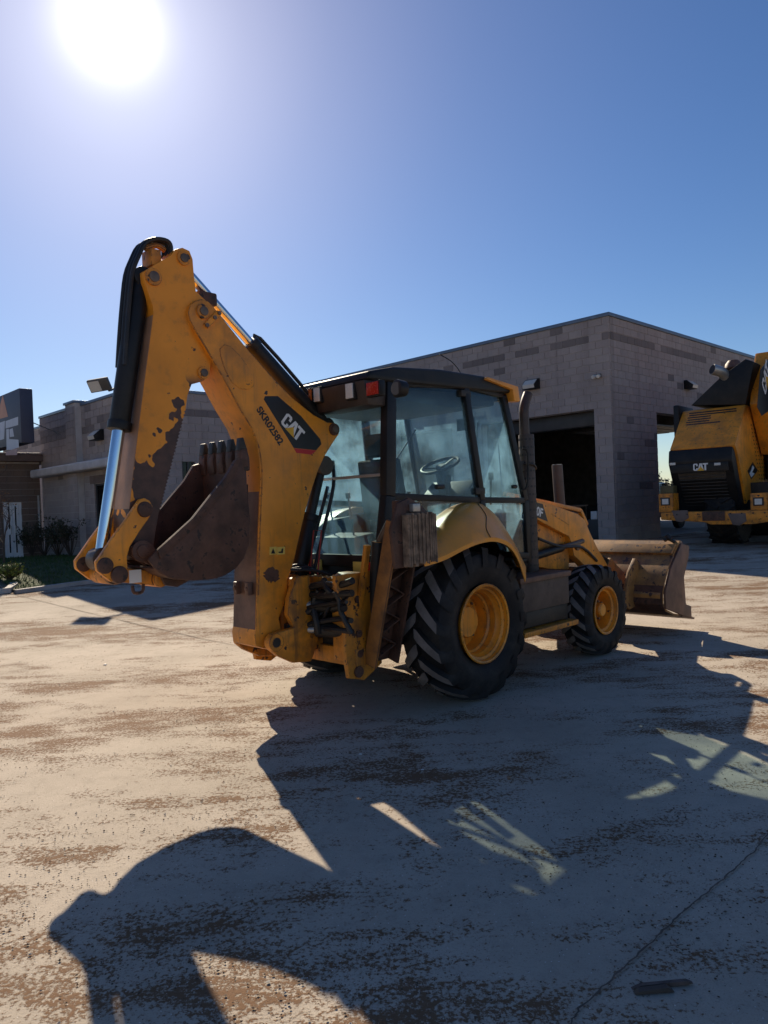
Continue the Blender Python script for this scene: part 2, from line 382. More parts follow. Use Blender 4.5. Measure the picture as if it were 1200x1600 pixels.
# crumbs of soil and gravel lying on the yard
M_stone = mat('soil_crumbs', (.11, .072, .046), .95, var=.5, vscale=9, bump=.2)
M_stone_l = mat('pale_gravel', (.36, .33, .29), .9, var=.3, vscale=9)
def crumbs(name, n, m, smin, smax, seed, thr):
    r = random.Random(seed); vs = []; fs = []
    while len(fs) < n*8:
        y = 2.0+8.5*r.random()**1.7; x = r.uniform(-.62, .62)*y+r.uniform(-.3, .3)
        if smooth_noise(x*1.9+3, y*3.2)+.5*smooth_noise(x*5, y*7+1) < thr+r.gauss(0, .45): continue
        s = smin+(smax-smin)*r.random()**3.2; z = gz(x, y)+relief(x, y); o = len(vs); a = r.random()*6.28
        q = [r.uniform(.6, 1.3) for _ in range(6)]
        vs += [(x+math.cos(a)*s*q[0], y+math.sin(a)*s*q[0], z+s*.2), (x-math.sin(a)*s*q[1], y+math.cos(a)*s*q[1], z+s*.25), (x-math.cos(a)*s*q[2], y-math.sin(a)*s*q[2], z+s*.2),
               (x+math.sin(a)*s*q[3], y-math.cos(a)*s*q[3], z+s*.25), (x, y, z+s*.75*q[4]), (x, y, z-s*.3)]
        fs += [tuple(o+k for k in t) for t in ((0,1,4),(1,2,4),(2,3,4),(3,0,4),(1,0,5),(2,1,5),(3,2,5),(0,3,5))]
    b = MB(); b.add(vs, fs); return tag(b.build(name, m, recalc=False), kind='stuff')
tag(crumbs('soil_crumbs', 13000, M_stone, .0010, .0068, 3, .36), 'dark crumbs of dry soil strewn over the concrete yard', 'soil')
tag(crumbs('pale_gravel', 1600, M_stone_l, .002, .009, 5, -.2), 'tiny pale gravel chips scattered over the concrete yard', 'gravel')

# ------------------------------------------------------------------ the backhoe loader (x forward, y left, z up; origin under the rear axle)
YAW = rad(45.04)
MM = Matrix.Translation((.042, 7.027, 0)) @ Matrix.Rotation(YAW, 4, 'Z'); MI = MM.inverted()
BH = empty('backhoe_loader', MM, 'weathered yellow backhoe loader with raised rusty digging bucket parked on the yard', 'backhoe loader')
_o = MI @ CAM
def U3(px, py, ax, val):
    d = MI.to_3x3() @ ray(px, py); return _o + d*((val-_o[ax])/d[ax])
def UY(px, py, Y): p = U3(px, py, 1, Y); return (p.x, p.z)
def UX(px, py, X): p = U3(px, py, 0, X); return (p.y, p.z)
def PO(pts, Y): return [UY(*p, Y) for p in pts]
def v3(p, Y): return Vector((p[0], Y, p[1]))

# ---- tyres and wheels
def tyre(R, Wd, yc, rimr, nl, lug, c, parent, sx):
    """carcass lathe + chevron lugs; yc = middle of the tread, sx = -1 right wheel"""
    h = Wd/2; b = MB(); S = R-lug
    prof = [(rimr, yc-h*.72), (rimr+.02, yc-h*.84), ((rimr+S)/2-.01, yc-h*.99), (S*.90, yc-h*.97), (S*.965, yc-h*.86), (S*.99, yc-h*.5), (S, yc), (S*.99, yc+h*.5), (S*.965, yc+h*.86), (S*.90, yc+h*.97), ((rimr+S)/2-.01, yc+h*.99), (rimr+.02, yc+h*.84), (rimr, yc+h*.72)]
    b.lathe(prof, c, 64)
    def surf(y):
        t = abs(y-yc)/h
        return S*(1-.012*(t/.5)**2) if t < .5 else S*(.99-.025*((t-.5)/.36)) if t < .86 else S*(.965-.07*((t-.86)/.12))
    for side in (-1, 1):
        for i in range(nl):
            th0 = 2*math.pi*(i+(.5 if side > 0 else 0))/nl
            rows = []; K = 9
            for k in range(K):
                s = k/(K-1)
                t = 1.02-s*1.06                       # from the shoulder to just past the middle
                y = yc+side*h*t
                th = th0-.46*(s**.82)*(2*math.pi/nl)*1.95*(.42 if lug < .03 else .55)*2
                wd = (.074+.018*s)*R/.66*(1-.25*(s > .9))
                base = surf(y)-.03; top = min(R*(1-.065*abs(t)**3), surf(y)+lug+.012) if t < .9 else surf(y)+lug*.75
                if k == 0: base -= .02; top = surf(y)+lug*.35
                dth = wd/2/R*1.15
                def P(r, a): return (c[0]+r*math.cos(a), y, c[1]+r*math.sin(a))
                rows.append([P(base, th-dth*1.25), P(top, th-dth), P(top, th+dth), P(base, th+dth*1.25)])
            o = len(b.v)
            for r in rows: b.v += r
            for k in range(K-1):
                for j in range(3):
                    b.f.append((o+k*4+j, o+k*4+j+1, o+(k+1)*4+j+1, o+(k+1)*4+j)); b.mi.append(1 if j == 1 and k > 0 else 0)
            b.f.append((o, o+1, o+2, o+3)); b.mi.append(0)
            e = o+(K-1)*4; b.f.append((e+3, e+2, e+1, e)); b.mi.append(0)
    return b.build('tyre', [M_rubber, M_lug], parent, sharp=40)
def wheel(x, R, Wd, yo, rimr, nl, lug, front, side):
    s = side; yc = s*(yo-Wd/2); c = (x, R-.012); Y = lambda d: s*(yo-d)     # d = depth in from the outer side
    wb = MB()
    if not front:
        wb.lathe([(.001, Y(.20)), (.13, Y(.20)), (.14, Y(.215)), (.145, Y(.27)), (.235, Y(.285)), (.245, Y(.30)), (.245, Y(.34)), (.001, Y(.34))], c, 40)
    else:
        wb.lathe([(.001, Y(.055)), (.062, Y(.055)), (.075, Y(.07)), (.08, Y(.12)), (.105, Y(.125)), (.115, Y(.14)), (.12, Y(.19)), (.2, Y(.20)), (.2, Y(.22)), (.001, Y(.22))], c, 36)
    wh = wb.build('wheel', M_yel, BH, sharp=30)
    k = rimr
    if not front: pr = [(k+.012, Y(.015)), (k+.002, Y(.008)), (k-.014, Y(.014)), (k-.02, Y(.05)), (k-.042, Y(.062)), (k-.05, Y(.10)), (k-.062, Y(.115)), (k-.066, Y(.17)), (k-.085, Y(.185)), (k-.09, Y(.24)), (k-.10, Y(.30)), (k-.08, Y(.40)), (k-.02, Y(.42)), (k, Y(.46))]
    else: pr = [(k+.012, Y(.012)), (k, Y(.006)), (k-.014, Y(.012)), (k-.022, Y(.05)), (k-.045, Y(.065)), (k-.052, Y(.13)), (k-.06, Y(.20)), (k-.04, Y(.27)), (k, Y(.30))]
    rb = MB().lathe(pr, c, 56); rb.build('rim', M_yel, wh, sharp=30, solid=.008)
    nb = MB(); m = 8; rr = .195 if not front else .093; dp = .285 if not front else .122
    for i in range(m):
        a = 2*math.pi*i/m; q = (c[0]+rr*math.cos(a), c[1]+rr*math.sin(a))
        nb.cyl((q[0], Y(dp), q[1]), (q[0], Y(dp-.022), q[1]), .013, n=6)
    tag(nb.build('wheel_nuts', M_pin, wh), kind='stuff')
    tyre(R, Wd, yc, k, nl, lug, c, wh, s)
for sd in (-1, 1):
    wheel(0, .66, .47, 1.125, .328, 16, .045, False, sd)
    wheel(2.2, .485, .33, 1.055, .247, 18, .032, True, sd)

# ---- chassis, axles
b = MB(); b.prism([(-1.0, .52), (1.0, .50), (2.9, .55), (2.95, .85), (1.4, .95), (1.35, 1.08), (-.95, 1.08)], -.36, .36)
b.cyl((0, -.72, .655), (0, .72, .655), .16, n=24); b.cyl((0, -.3, .655), (0, .3, .655), .26, n=24)
b.cyl((2.2, -.9, .475), (2.2, .9, .475), .085, n=18); b.box((2.05, -.3, .36), (2.35, .3, .62))
b.build('chassis', M_dark, BH, bevel=.012)
# ---- hood and loader towers
b = MB(); b.prism([(1.32, 1.0), (2.95, .9), (2.99, 1.40), (2.90, 1.50), (1.32, 1.74)], -.36, .36); b.build('hood', M_black, BH, bevel=.03)
b = MB()
for s in (-1, 1):
    b.bar((1.35, s*.385, 1.755), (2.86, s*.385, 1.535), .045, .05); b.bar((2.86, s*.385, 1.535), (3.0, s*.385, 1.35), .045, .05)
b.build('hood_trim', M_yel, BH, bevel=.01)
b = MB()
for i in range(7): b.box((1.55+i*.18, -.375, 1.12), (1.62+i*.18, -.355, 1.45-i*.02))
b.build('hood_grille', M_steel_d, BH, bevel=.004)
b = MB().cyl((2.62, -.27, 1.45), (2.58, -.27, 2.08), .062, n=24); b.cyl((2.64, -.27, 1.42), (2.62, -.27, 1.50), .085, n=24)
b.cyl((2.58, -.27, 2.08), (2.58, -.27, 2.086), .054, n=24, mi=1)
b.build('intake_pipe', [mat('brown_pipe', (.085, .06, .05), .55, var=.3), M_silver], BH)
# ---- loader arms (right one traced, left one mirrored)
arm = PO([(824, 776), (838, 781), (870, 791), (903, 803), (914, 812), (922, 832), (934, 857), (948, 880), (952, 893), (946, 903), (934, 904), (922, 893), (908, 878), (897, 868), (893, 848), (889, 838), (862, 824), (838, 811), (824, 804)], -.66)
low = PO([(838, 816), (862, 828), (887, 841), (890, 862), (889, 890), (860, 889), (838, 885)], -.60)
for s in (-1, 1):
    b = MB().prism(arm, s*.56, s*.66); A = b.build('loader_arm', M_yel, BH, bevel=.008)
    if s < 0: ARM = A
    b = MB().cyl((UY(901, 853, -.66)[0], s*.55, UY(901, 853, -.66)[1]), (UY(901, 853, -.66)[0], s*.685, UY(901, 853, -.66)[1]), .05, n=20); b.build('pivot_pin', M_pin, A, bevel=.006)
    b = MB().prism(low, s*.44, s*.60); b.build('loader_tower', M_yel2, BH, bevel=.01)
    q0 = UY(838, 868, -.66); q1 = UY(889, 852, -.66); t = (q1[0]-q0[0], q1[1]-q0[1])
    b = MB().cyl(v3((q0[0]-t[0]*.6, q0[1]-t[1]*.6), s*.66), v3((q0[0]+t[0]*.75, q0[1]+t[1]*.75), s*.66), .045, n=18); lc = b.build('lift_cylinder', M_black, BH)
    b = MB().cyl(v3((q0[0]+t[0]*.7, q0[1]+t[1]*.7), s*.66), v3((q0[0]+t[0]*1.45, q0[1]+t[1]*1.45), s*.66), .028, n=16); b.build('cylinder_rod', M_pin, lc)
    b = MB().tube([(1.5, s*.68, 1.28), (1.9, s*.69, 1.17), (2.35, s*.69, 1.13), (2.7, s*.67, .95)], .016); b.build('hydraulic_hose', M_hose, BH)
    # lower front arm end to the bucket hinge
    e = UY(940, 892, -.66); b = MB().bar((e[0]-.05, s*.61, e[1]), (3.42, s*.61, .42), .10, .2); b.build('arm_end', M_yel, A, bevel=.01)
    b = MB().bar((2.75, s*.45, 1.05), (3.35, s*.45, .86), .06, .1); b.cyl((2.3, s*.45, 1.15), (2.85, s*.45, 1.03), .05, n=16); b.build('tilt_cylinder', M_black, BH)
# "0F" model plate on the right arm
dp = PO([(824, 782), (848, 787.5), (856, 815), (838, 808), (824, 801)], -.662)
b = MB().prism(dp, -.6625, -.66); b.build('model_plate', M_decal, ARM)
def face_frame(p0, p1, Y):     # letters on a right-hand face, reading from p0 to p1 (pixels)
    a = v3(UY(*p0, Y), Y); c = v3(UY(*p1, Y), Y); x = (c-a).normalized(); z = Vector((0, -1, 0)); y = z.cross(x)
    return frame(a, x, y, z), (c-a).length
Mx, ln = face_frame((837.5, 804), (852, 810), -.6635)
letter_obj('model_lettering', '0F', Mx, .125, M_white, ARM, .03)
b = MB().bar(v3(UY(862, 803, -.66), -.6605), v3(UY(889, 820, -.66), -.6605), .004, .012); b.build('weld_line', M_yel2, ARM)
# ---- loader bucket
bk = PO([(1065, 849), (1077, 853), (1076, 870), (1069, 902), (1072, 944), (1080, 947), (1081, 965), (1066, 961), (1041, 951), (1040, 925), (1049, 887)], -1.20)
ymx = 1.20
hull = [(3.80, 1.10), (3.62, .96), (3.47, .82), (3.35, .66), (3.29, .52), (3.29, .42), (3.36, .34), (3.55, .27), (4.02, .17)]
for s in (-1, 1):
    b = MB().prism(bk, s*1.20, s*1.172); sp = b.build('bucket_side_plate', M_rust_l, BH, bevel=.004)
b = MB(); b.grid([[(x, y, z) for x, z in hull] for y in np.linspace(-1.175, 1.175, 9)])
M_lbk = mat('worn_loader_bucket', (.42, .20, .055), .6, var=.35, vscale=4, dirt=(.12, .06, .035), dirt_amt=.8, dscale=5, chips=(.06, .03, .022), chip_t=.60, cscale=12, bump=.15, drip=.6)
LB = b.build('loader_bucket', M_lbk, BH, solid=.022)
t0 = bk[0]
b = MB().prism([(3.70, .985), (3.735, .97), (3.86, 1.06), (3.875, 1.11), (3.80, 1.125)], -1.168, 1.168); b.build('spill_guard', mat('dusty_tan_steel', (.36, .22, .11), .6, var=.25, dirt=(.15, .08, .04), dirt_amt=.7), LB, bevel=.006)
b = MB().prism([(3.66, .93), (3.56, .985), (3.68, 1.085), (3.76, 1.06)], -1.165, 1.165); b.build('top_rail', M_lbk, LB, bevel=.008)
b = MB().prism([(3.75, .205), (4.10, .125), (4.12, .145), (3.76, .232)], -1.19, 1.19); b.build('cutting_edge', M_rust_l, LB, bevel=.004)
for y in (-.80, -.48, .48, .80):
    b = MB().prism([(3.06, .40), (3.04, .50), (3.20, .78), (3.36, .93), (3.48, .84), (3.30, .60), (3.30, .36), (3.16, .34)], y-.022, y+.022)
    b.build('bucket_bracket', M_lbk, LB, bevel=.006)
b = MB().prism([(3.27, .44), (3.25, .52), (3.29, .56), (3.31, .46)], -1.15, 1.15); b.build('back_rib', M_lbk, LB, bevel=.004)
wp2 = [(3.345, .655), (3.283, .52), (3.283, .415), (3.355, .333), (3.55, .262)]
b = MB().grid([[(x-.014, y, z-.006) for x, z in wp2] for y in (-1.17, 1.17)]); b.build('hull_wear_plate', M_rust, LB, solid=.008)
b = MB(); tp = v3(t0, -1.14); b.cyl(tp, tp+Vector((-.05, .06, .05)), .02, n=10); b.cyl(tp+Vector((-.05, .06, .05)), tp+Vector((-.05, .10, .10)), .03, n=10); b.cyl(tp+Vector((-.04, .12, .04)), tp+Vector((-.10, .10, .06)), .022, n=10)
b.build('bucket_hook', M_dark, LB)

# ---- step box, right side
for s in (-1, 1):
    b = MB().box((.72, s*.98, .90), (1.62, s*.52, .95)); SB = b.build('step_tread', M_rust_l, BH, bevel=.008)
    b = MB().box((.76, s*.96, .62), (1.60, s*.55, .899)); b.build('battery_box', mat('brown_box', (.11, .075, .055), .7, var=.3, dirt=(.05, .035, .025), dirt_amt=.6), SB, bevel=.012)
    b = MB().box((.80, s*.94, .46), (1.58, s*.55, .619)); b.build('side_tank', M_dark, SB, bevel=.02)
    b = MB().box((.70, s*1.02, .40), (1.66, s*.80, .45)); b.build('lower_step', M_yel2, SB, bevel=.006)
    b = MB().bar((.74, s*.9, .45), (.74, s*.9, .66), .04, .04); b.bar((1.6, s*.9, .45), (1.6, s*.9, .66), .04, .04); b.build('step_hanger', M_dark, SB, split=True)

# ---- rear fenders
outer = PO([(664, 878), (682, 873), (700, 866), (725, 853), (750, 843), (775, 840), (797, 849), (811, 870), (822, 903)], -1.19)
crest = PO([(664, 838), (678, 822), (698, 804), (718, 791), (740, 785), (757, 790), (777, 808), (801, 844), (822, 886)], -.80)
crest = [(x, z) for x, z in crest]
def resample(P, n):
    P = [Vector(p) for p in P]; d = [0]
    for i in range(1, len(P)): d.append(d[-1]+(P[i]-P[i-1]).length)
    out = []
    for k in range(n):
        t = d[-1]*k/(n-1); i = max(j for j in range(len(P)) if d[j] <= t+1e-9); i = min(i, len(P)-2)
        p0 = P[max(i-1, 0)]; p1 = P[i]; p2 = P[i+1]; p3 = P[min(i+2, len(P)-1)]; u = (t-d[i])/max(1e-9, d[i+1]-d[i])
        out.append(.5*((2*p1)+(p2-p0)*u+(2*p0-5*p1+4*p2-p3)*u*u+(3*p1-p0-3*p2+p3)*u**3))
    return out
oc = resample(outer, 30); ic = resample(crest, 30)
for s in (-1, 1):
    rows = []
    for t in np.linspace(0, 1, 9):
        y = .70+.10*min(1, t*4)+(1.19-.80)*max(0, (t-.25)/.75)
        u = max(0, (t-.25)/.75); e = u**1.7
        rows.append([(a.x*(1-u)+c.x*u, s*y, a.y*(1-e)+c.y*e) for a, c in zip(ic, oc)])
    rows.append([(c.x*.99, s*1.185, c.y-.035) for c in oc])
    b = MB().grid(rows); b.build('rear_fender', M_clean, BH, solid=.012, sharp=50)
    k_ = 13; sm = [Vector(r[k_+int(round(i_*.5))])+Vector((0, s*.002, .002)) for i_, r in enumerate(rows[2:9])]
    b = MB().tube(sm, .0035, n=5); b.build('fender_seam', M_decal, BH)
    b = MB(); b.prism([(-.80, 1.08), (-.72, 1.30), (-.3, 1.55), (.3, 1.62), (.75, 1.30), (.92, 1.05), (.9, .85), (.70, .80), (.62, 1.1), (.3, 1.33), (-.2, 1.36), (-.62, 1.12)], s*.58, s*.70); b.build('inner_fender', M_black, BH, bevel=.01)

# ---- cab
def plate(p, th, b=None):
    p = [Vector(q) for q in p]; n = (p[1]-p[0]).cross(p[2]-p[0]).normalized()*th/2; b = b or MB(); k = len(p)
    return b.add([q-n for q in p]+[q+n for q in p], [tuple(range(k-1, -1, -1)), tuple(range(k, 2*k))]+[(i, (i+1) % k, (i+1) % k+k, i+k) for i in range(k)])
def S(p, s): return Vector((p[0], -s*p[1] if s > 0 else p[1], p[2]))
RR = [(-.83, -.70, 1.12), (-.72, -.71, 1.76), (-.61, -.665, 2.70)]
BB = [(.52, -.71, 1.22), (.50, -.72, 1.70), (.37, -.675, 2.76)]
AA = [(1.30, -.68, 1.05), (1.25, -.70, 1.68), (1.00, -.655, 2.72)]
b = MB().box((-.80, -.69, 1.02), (1.28, .69, 1.10)); b.prism([(-.82, 1.0), (-.82, 1.20), (-.76, 1.20), (-.74, 1.0)], -.70, .70)
b.prism([(1.22, 1.0), (1.22, 1.45), (1.30, 1.45), (1.32, 1.0)], -.68, .68); CB = b.build('cab_base', M_black, BH, bevel=.01)
for s in (-1, 1):
    for P, w1, w2 in ((RR, .085, .11), (BB, .07, .075), (AA, .06, .075)):
        b = MB()
        for i in range(2): b.bar(S(P[i], s), S(P[i+1], s), w1, w2, up=(1, 0, 0))
        b.build('cab_pillar', M_black, BH, bevel=.012)
    b = MB()
    for i, (p, q) in enumerate(((RR[1], BB[1]), (BB[1], AA[1]), (RR[2], BB[2]), (BB[2], AA[2]))):
        b.bar(S(p, s), S(q, s), .05, .055)
    b.bar(S((.52, -.70, 1.20), s), S((1.28, -.69, 1.12), s), .05, .06)
    b.build('side_rail', M_black, BH, bevel=.008, split=True)
    i_ = .012*(-s)
    b = plate([S(RR[1], s), S(BB[1], s), S(BB[2], s), S(RR[2], s)], .006); b.build('door_glass', M_glass, BH)
    b = plate([S(BB[1], s), S(AA[1], s), S(AA[2], s), S(BB[2], s)], .006); b.build('side_glass', M_glass, BH)
    b = plate([S(BB[0], s), S(AA[0], s), S(AA[1], s), S(BB[1], s)], .006); b.build('lower_side_glass', M_glass, BH)
    b = plate([S(RR[0], s), S(BB[0], s), S(BB[1], s), S(RR[1], s)], .006); b.build('lower_door_glass', M_glass, BH)
    b = MB().bar(S((-.80, -.70, 1.15), s), S((.52, -.71, 1.22), s), .05, .09); b.build('door_sill', M_black, BH, bevel=.01)
    # hinges and latches
    b = MB()
    for t in (.08, .93):
        q = S(BB[1], s).lerp(S(BB[2], s), t); b.box(q+Vector((-.09, -.035, -.03)), q+Vector((.05, .035, .03)))
    q = S((-.1, -.74, 1.83), s); b.cyl(q+Vector((-.05, 0, 0)), q+Vector((.05, 0, 0)), .022, n=12)
    q = S((1.02, -.72, 1.82), s); b.cyl(q, q+Vector((.06, 0, 0)), .02, n=12)
    b.build('door_hinge', M_dark, BH, bevel=.008, split=True)
# rear windows
rl = lambda z: -.83+.11*(z-1.12)/.64 if z < 1.76 else -.72+.11*(z-1.76)/.94
def rg(z, y): return (rl(z)-.01, y, z)
b = plate([rg(1.27, -.66), rg(1.27, .66), rg(1.93, .66), rg(1.93, -.66)], .006); b.build('rear_lower_glass', M_glass, BH)
b = plate([rg(1.95, -.66), rg(1.95, .66), rg(2.52, .63), rg(2.52, -.63)], .006); b.build('rear_upper_glass', M_glass, BH)
b = MB().bar(rg(1.94, -.67), rg(1.94, .67), .03, .025); b.build('rear_window_rail', M_silver, BH, bevel=.004)
b = MB().bar(rg(1.235, -.70), rg(1.235, .70), .07, .10); b.build('rear_sill', M_black, BH, bevel=.01)
b = plate([(1.27, -.64, 1.2), (1.27, .64, 1.2), (1.01, .62, 2.68), (1.01, -.62, 2.68)], .006); b.build('windscreen', M_glass, BH)
b = MB().bar((1.24, -.66, 1.45), (1.24, .66, 1.45), .05, .06); b.bar((1.0, -.66, 2.71), (1.0, .66, 2.71), .06, .07); b.build('windscreen_rail', M_black, BH, bevel=.008, split=True)
# roof
b = MB().prism([(-.90, 2.70), (-.88, 2.77), (-.6, 2.83), (0, 2.87), (.7, 2.87), (1.10, 2.82), (1.12, 2.76), (1.02, 2.74), (-.7, 2.70)], -.72, .72); RF = b.build('cab_roof', M_black, BH, bevel=.035, seg=3)
b = MB().prism([(-.88, 2.50), (-.92, 2.70), (-.62, 2.705), (-.66, 2.50)], -.69, .69); b.build('rear_eave', mat('eave_plastic', (.035, .024, .02), .55, var=.3, dirt=(.09, .06, .045), dirt_amt=.5), RF, bevel=.02)
b = MB()
for s in (-1, 1):
    b.prism([(.62, 2.835), (.64, 2.86), (1.14, 2.81), (1.16, 2.66), (1.06, 2.66), (1.04, 2.77)], s*.66, s*.755)
b.prism([(1.10, 2.69), (1.12, 2.82), (1.17, 2.80), (1.16, 2.69)], -.655, .655)
b.build('front_visor', M_clean, RF, bevel=.012)
b = MB(); b.cyl((1.165, -.70, 2.74), (1.172, -.70, 2.74), .022, n=14); b.build('visor_hole', M_decal, RF)
b = MB().tube([(.52, -.55, 2.84), (.50, -.53, 2.93), (.42, -.50, 3.02), (.30, -.46, 3.08)], .005, n=6); b.build('aerial', M_decal, RF)
def lamp(px, py, wd, ht, m, nm):
    y, z = UX(px, py, -.93); X = -.925
    b = MB().box((X+.0, y-wd/2-.012, z-ht/2-.012), (X+.06, y+wd/2+.012, z+ht/2+.012)); o = b.build(nm, M_black, RF, bevel=.008)
    b = MB().box((X-.012, y-wd/2, z-ht/2), (X-.001, y+wd/2, z+ht/2)); b.build('lens', m, o, bevel=.004)
lamp(495, 617, .075, .115, M_lens, 'work_lamp'); lamp(546, 611, .085, .12, M_lens, 'work_lamp')
lamp(582, 607, .13, .10, M_redlens, 'rear_signal_lamp'); lamp(481, 619, .10, .11, M_orange, 'rear_signal_lamp')
y, z = UX(619, 607, -.88); b = MB().cyl((-.88, y, z), (-.80, y-.02, z), .072, .06, n=24); o = b.build('corner_lamp', M_black, RF, bevel=.008); b = MB().cyl((-.888, y, z), (-.881, y, z), .05, n=20); b.build('lens', M_grey, o)
for px, m, wd in ((479, M_redlens, .06), (495, M_sticker, .10), (558, M_sticker, .11), (576.5, M_redlens, .07)):
    y, z = UX(px, 881.5+(px-479)*.06, -.875); b = MB().box((-.872, y-wd/2, z-.045), (-.855, y+wd/2, z+.045)); b.build('tail_lamp' if m is M_redlens else 'warning_sticker', m, BH, bevel=.004)
# interior
b = MB(); b.box((.0, -.26, 1.10), (.52, .26, 1.42)); b.prism([(-.02, 1.42), (.56, 1.46), (.54, 1.58), (.0, 1.56)], -.27, .27)
b.prism([(-.10, 1.55), (.06, 1.55), (-.06, 2.12), (-.16, 2.12)], -.25, .25); b.prism([(-.15, 2.14), (-.06, 2.14), (-.09, 2.36), (-.17, 2.36)], -.13, .13); b.build('operator_seat', M_seat, BH, bevel=.035, seg=3)
sx, sz = UY(690, 727, -.02)
b = MB(); n = 32; ax = Vector((-.45, 0, 1)).normalized(); x_ = Vector((0, 1, 0)); y_ = ax.cross(x_)
cc = Vector((sx, 0, sz)); b.tube([cc+(x_*math.cos(a)+y_*math.sin(a))*.2 for a in np.linspace(0, 2*math.pi, n+1)], .017, n=8, smooth=0)
for a in (.3, 2.4, 4.5): b.bar(cc-ax*.03, cc+(x_*math.cos(a)+y_*math.sin(a))*.2, .03, .015)
b.cyl(cc-ax*.06, cc, .05, n=16); b.build('steering_wheel', M_trim, BH)
b = MB(); b.bar(cc-ax*.04, (sx+.22, 0, 1.1), .1, .12); b.prism([(sx+.05, 1.1), (sx+.02, sz-.32), (sx+.2, sz-.16), (sx+.34, sz-.2), (sx+.34, 1.1)], -.3, .3); b.build('dashboard', M_trim, BH, bevel=.03)
b = MB(); b.prism([(.45, 1.1), (.45, 1.62), (.62, 1.68), (.8, 1.64), (.85, 1.1)], .42, .62); b.prism([(-.62, 1.1), (-.66, 1.42), (-.4, 1.45), (-.38, 1.1)], -.22, .34); b.build('console', M_trim, BH, bevel=.02)
for y, h_ in ((-.10, .34), (.16, .34)):
    b = MB().cyl((-.55, y, 1.42), (-.60, y, 1.42+h_), .009, n=8); b.cyl((-.60, y, 1.42+h_), (-.605, y, 1.47+h_), .022, n=10); b.build('control_lever', M_dark, BH)
for y, x in ((-.12, .75), (.55, .6), (-.50, .95)):
    b = MB().cyl((x, y, 1.65), (x+.02, y, 1.9), .01, n=8); b.cyl((x+.02, y, 1.9), (x+.022, y, 1.97), .026, n=10); b.build('control_lever', M_dark, BH)
b = MB().box((.93, -.35, 2.42), (.95, -.12, 2.54)); b.cyl((.95, -.23, 2.54), (.97, -.23, 2.70), .008, n=8); b.build('inside_mirror', M_trim, BH, bevel=.01)
b = MB().prism([(-.62, 2.58), (-.6, 2.69), (.95, 2.72), (.95, 2.62), (.3, 2.56)], -.60, .60); b.build('headliner', M_trim, BH, bevel=.03)
b = MB().bar((.60, .15, 2.45), (.30, .35, 1.95), .012, .012); b.bar((1.05, -.3, 2.5), (1.18, -.1, 1.75), .014, .014); b.build('wiper', M_decal, BH, split=True)
b = MB(); b.tube([(1.15, -.73, 1.78), (1.22, -.76, 1.83), (1.24, -.76, 2.15), (1.19, -.74, 2.20)], .012, n=6); b.build('grab_rail', M_black, BH)

# ---- exhaust stack with perforated guard
ex, ey = 1.385, -.66
b = MB(); b.tube([(ex-.03, ey, .95), (ex-.03, ey, 2.40), (ex-.03, ey, 2.58), (ex, ey, 2.68), (ex+.055, ey, 2.77)], .05, n=20, smooth=4); EX = b.build('exhaust_pipe', mat('sooty_pipe', (.06, .045, .04), .5, metal=.3, var=.4, dirt=(.10, .06, .045), dirt_amt=.5), BH)
b = MB().cyl((ex+.052, ey, 2.765), (ex+.058, ey, 2.776), .045, n=18); b.build('pipe_mouth', M_decal, EX)
b = MB().cyl((ex-.005, ey, .96), (ex-.005, ey, 2.35), .078, n=28); b.build('exhaust_guard', mat('guard_steel', (.075, .058, .05), .6, var=.3, dirt=(.04, .03, .025)), EX, bevel=.003)
b = MB()
for r in range(17):
    for k in range(12):
        a = 2*math.pi*(k+.5*(r % 2))/12; d = Vector((math.cos(a), math.sin(a), 0)); q = Vector((ex-.005, ey, 1.02+r*.08))+d*.078
        b.cyl(q-d*.001, q+d*.002, .013, n=8)
tag(b.build('guard_hole', M_decal, EX), kind='stuff')
b = MB(); b.tube([(ex-.12, ey-.02, 2.05), (ex-.03, ey-.09, 2.04), (ex+.08, ey-.05, 2.0)], .012, n=8); b.box((ex-.2, ey-.03, 1.98), (ex-.1, ey+.05, 2.08)); b.build('guard_clamp', M_dark, EX, bevel=.008)

# ---- rear frame, swing casting
b = MB()
b.prism([(-1.14, .46), (-1.14, 1.12), (-1.06, 1.16), (-.95, 1.16), (-.95, .46)], -.62, -.44); b.prism([(-1.14, .46), (-1.14, 1.12), (-1.06, 1.16), (-.95, 1.16), (-.95, .46)], .44, .62)
b.box((-1.10, -.6, 1.02), (-.90, .6, 1.12)); b.box((-1.10, -.66, .42), (-.90, .66, .56)); b.box((-1.06, -.6, .55), (-.96, .6, 1.03), mi=1)
FR = b.build('rear_frame', [M_yel2, M_dark], BH, bevel=.012)
b = MB()
for s in (-1, 1):
    b.prism([(-1.26, 1.06), (-1.26, 1.16), (-.84, 1.16), (-.78, .9), (-.80, .40), (-1.0, .30), (-1.16, .34), (-1.2, .6), (-1.16, .85)], s*.60, s*.65)
b.build('stabilizer_bracket', M_yel2, FR, bevel=.008, split=True)
b = MB()
for z in (.52, .68, .95): b.cyl((-1.05, -.665, z), (-1.05, -.59, z), .03, n=14)
b.cyl((-1.07, -.668, .38), (-1.07, -.59, .38), .045, n=16)
b.build('bracket_pin', M_rust, FR, split=True)
b = MB()
for z in (.52, .98):
    b.prism([(-1.0, z), (-1.3, z+.0), (-1.36, z+.05), (-1.3, z+.09), (-1.0, z+.09)], -.22, .22)
b.cyl((-1.22, 0, .48), (-1.22, 0, 1.14), .085, n=24)
b.build('kingpost_mount', M_yel2, BH, bevel=.012)
b = MB()
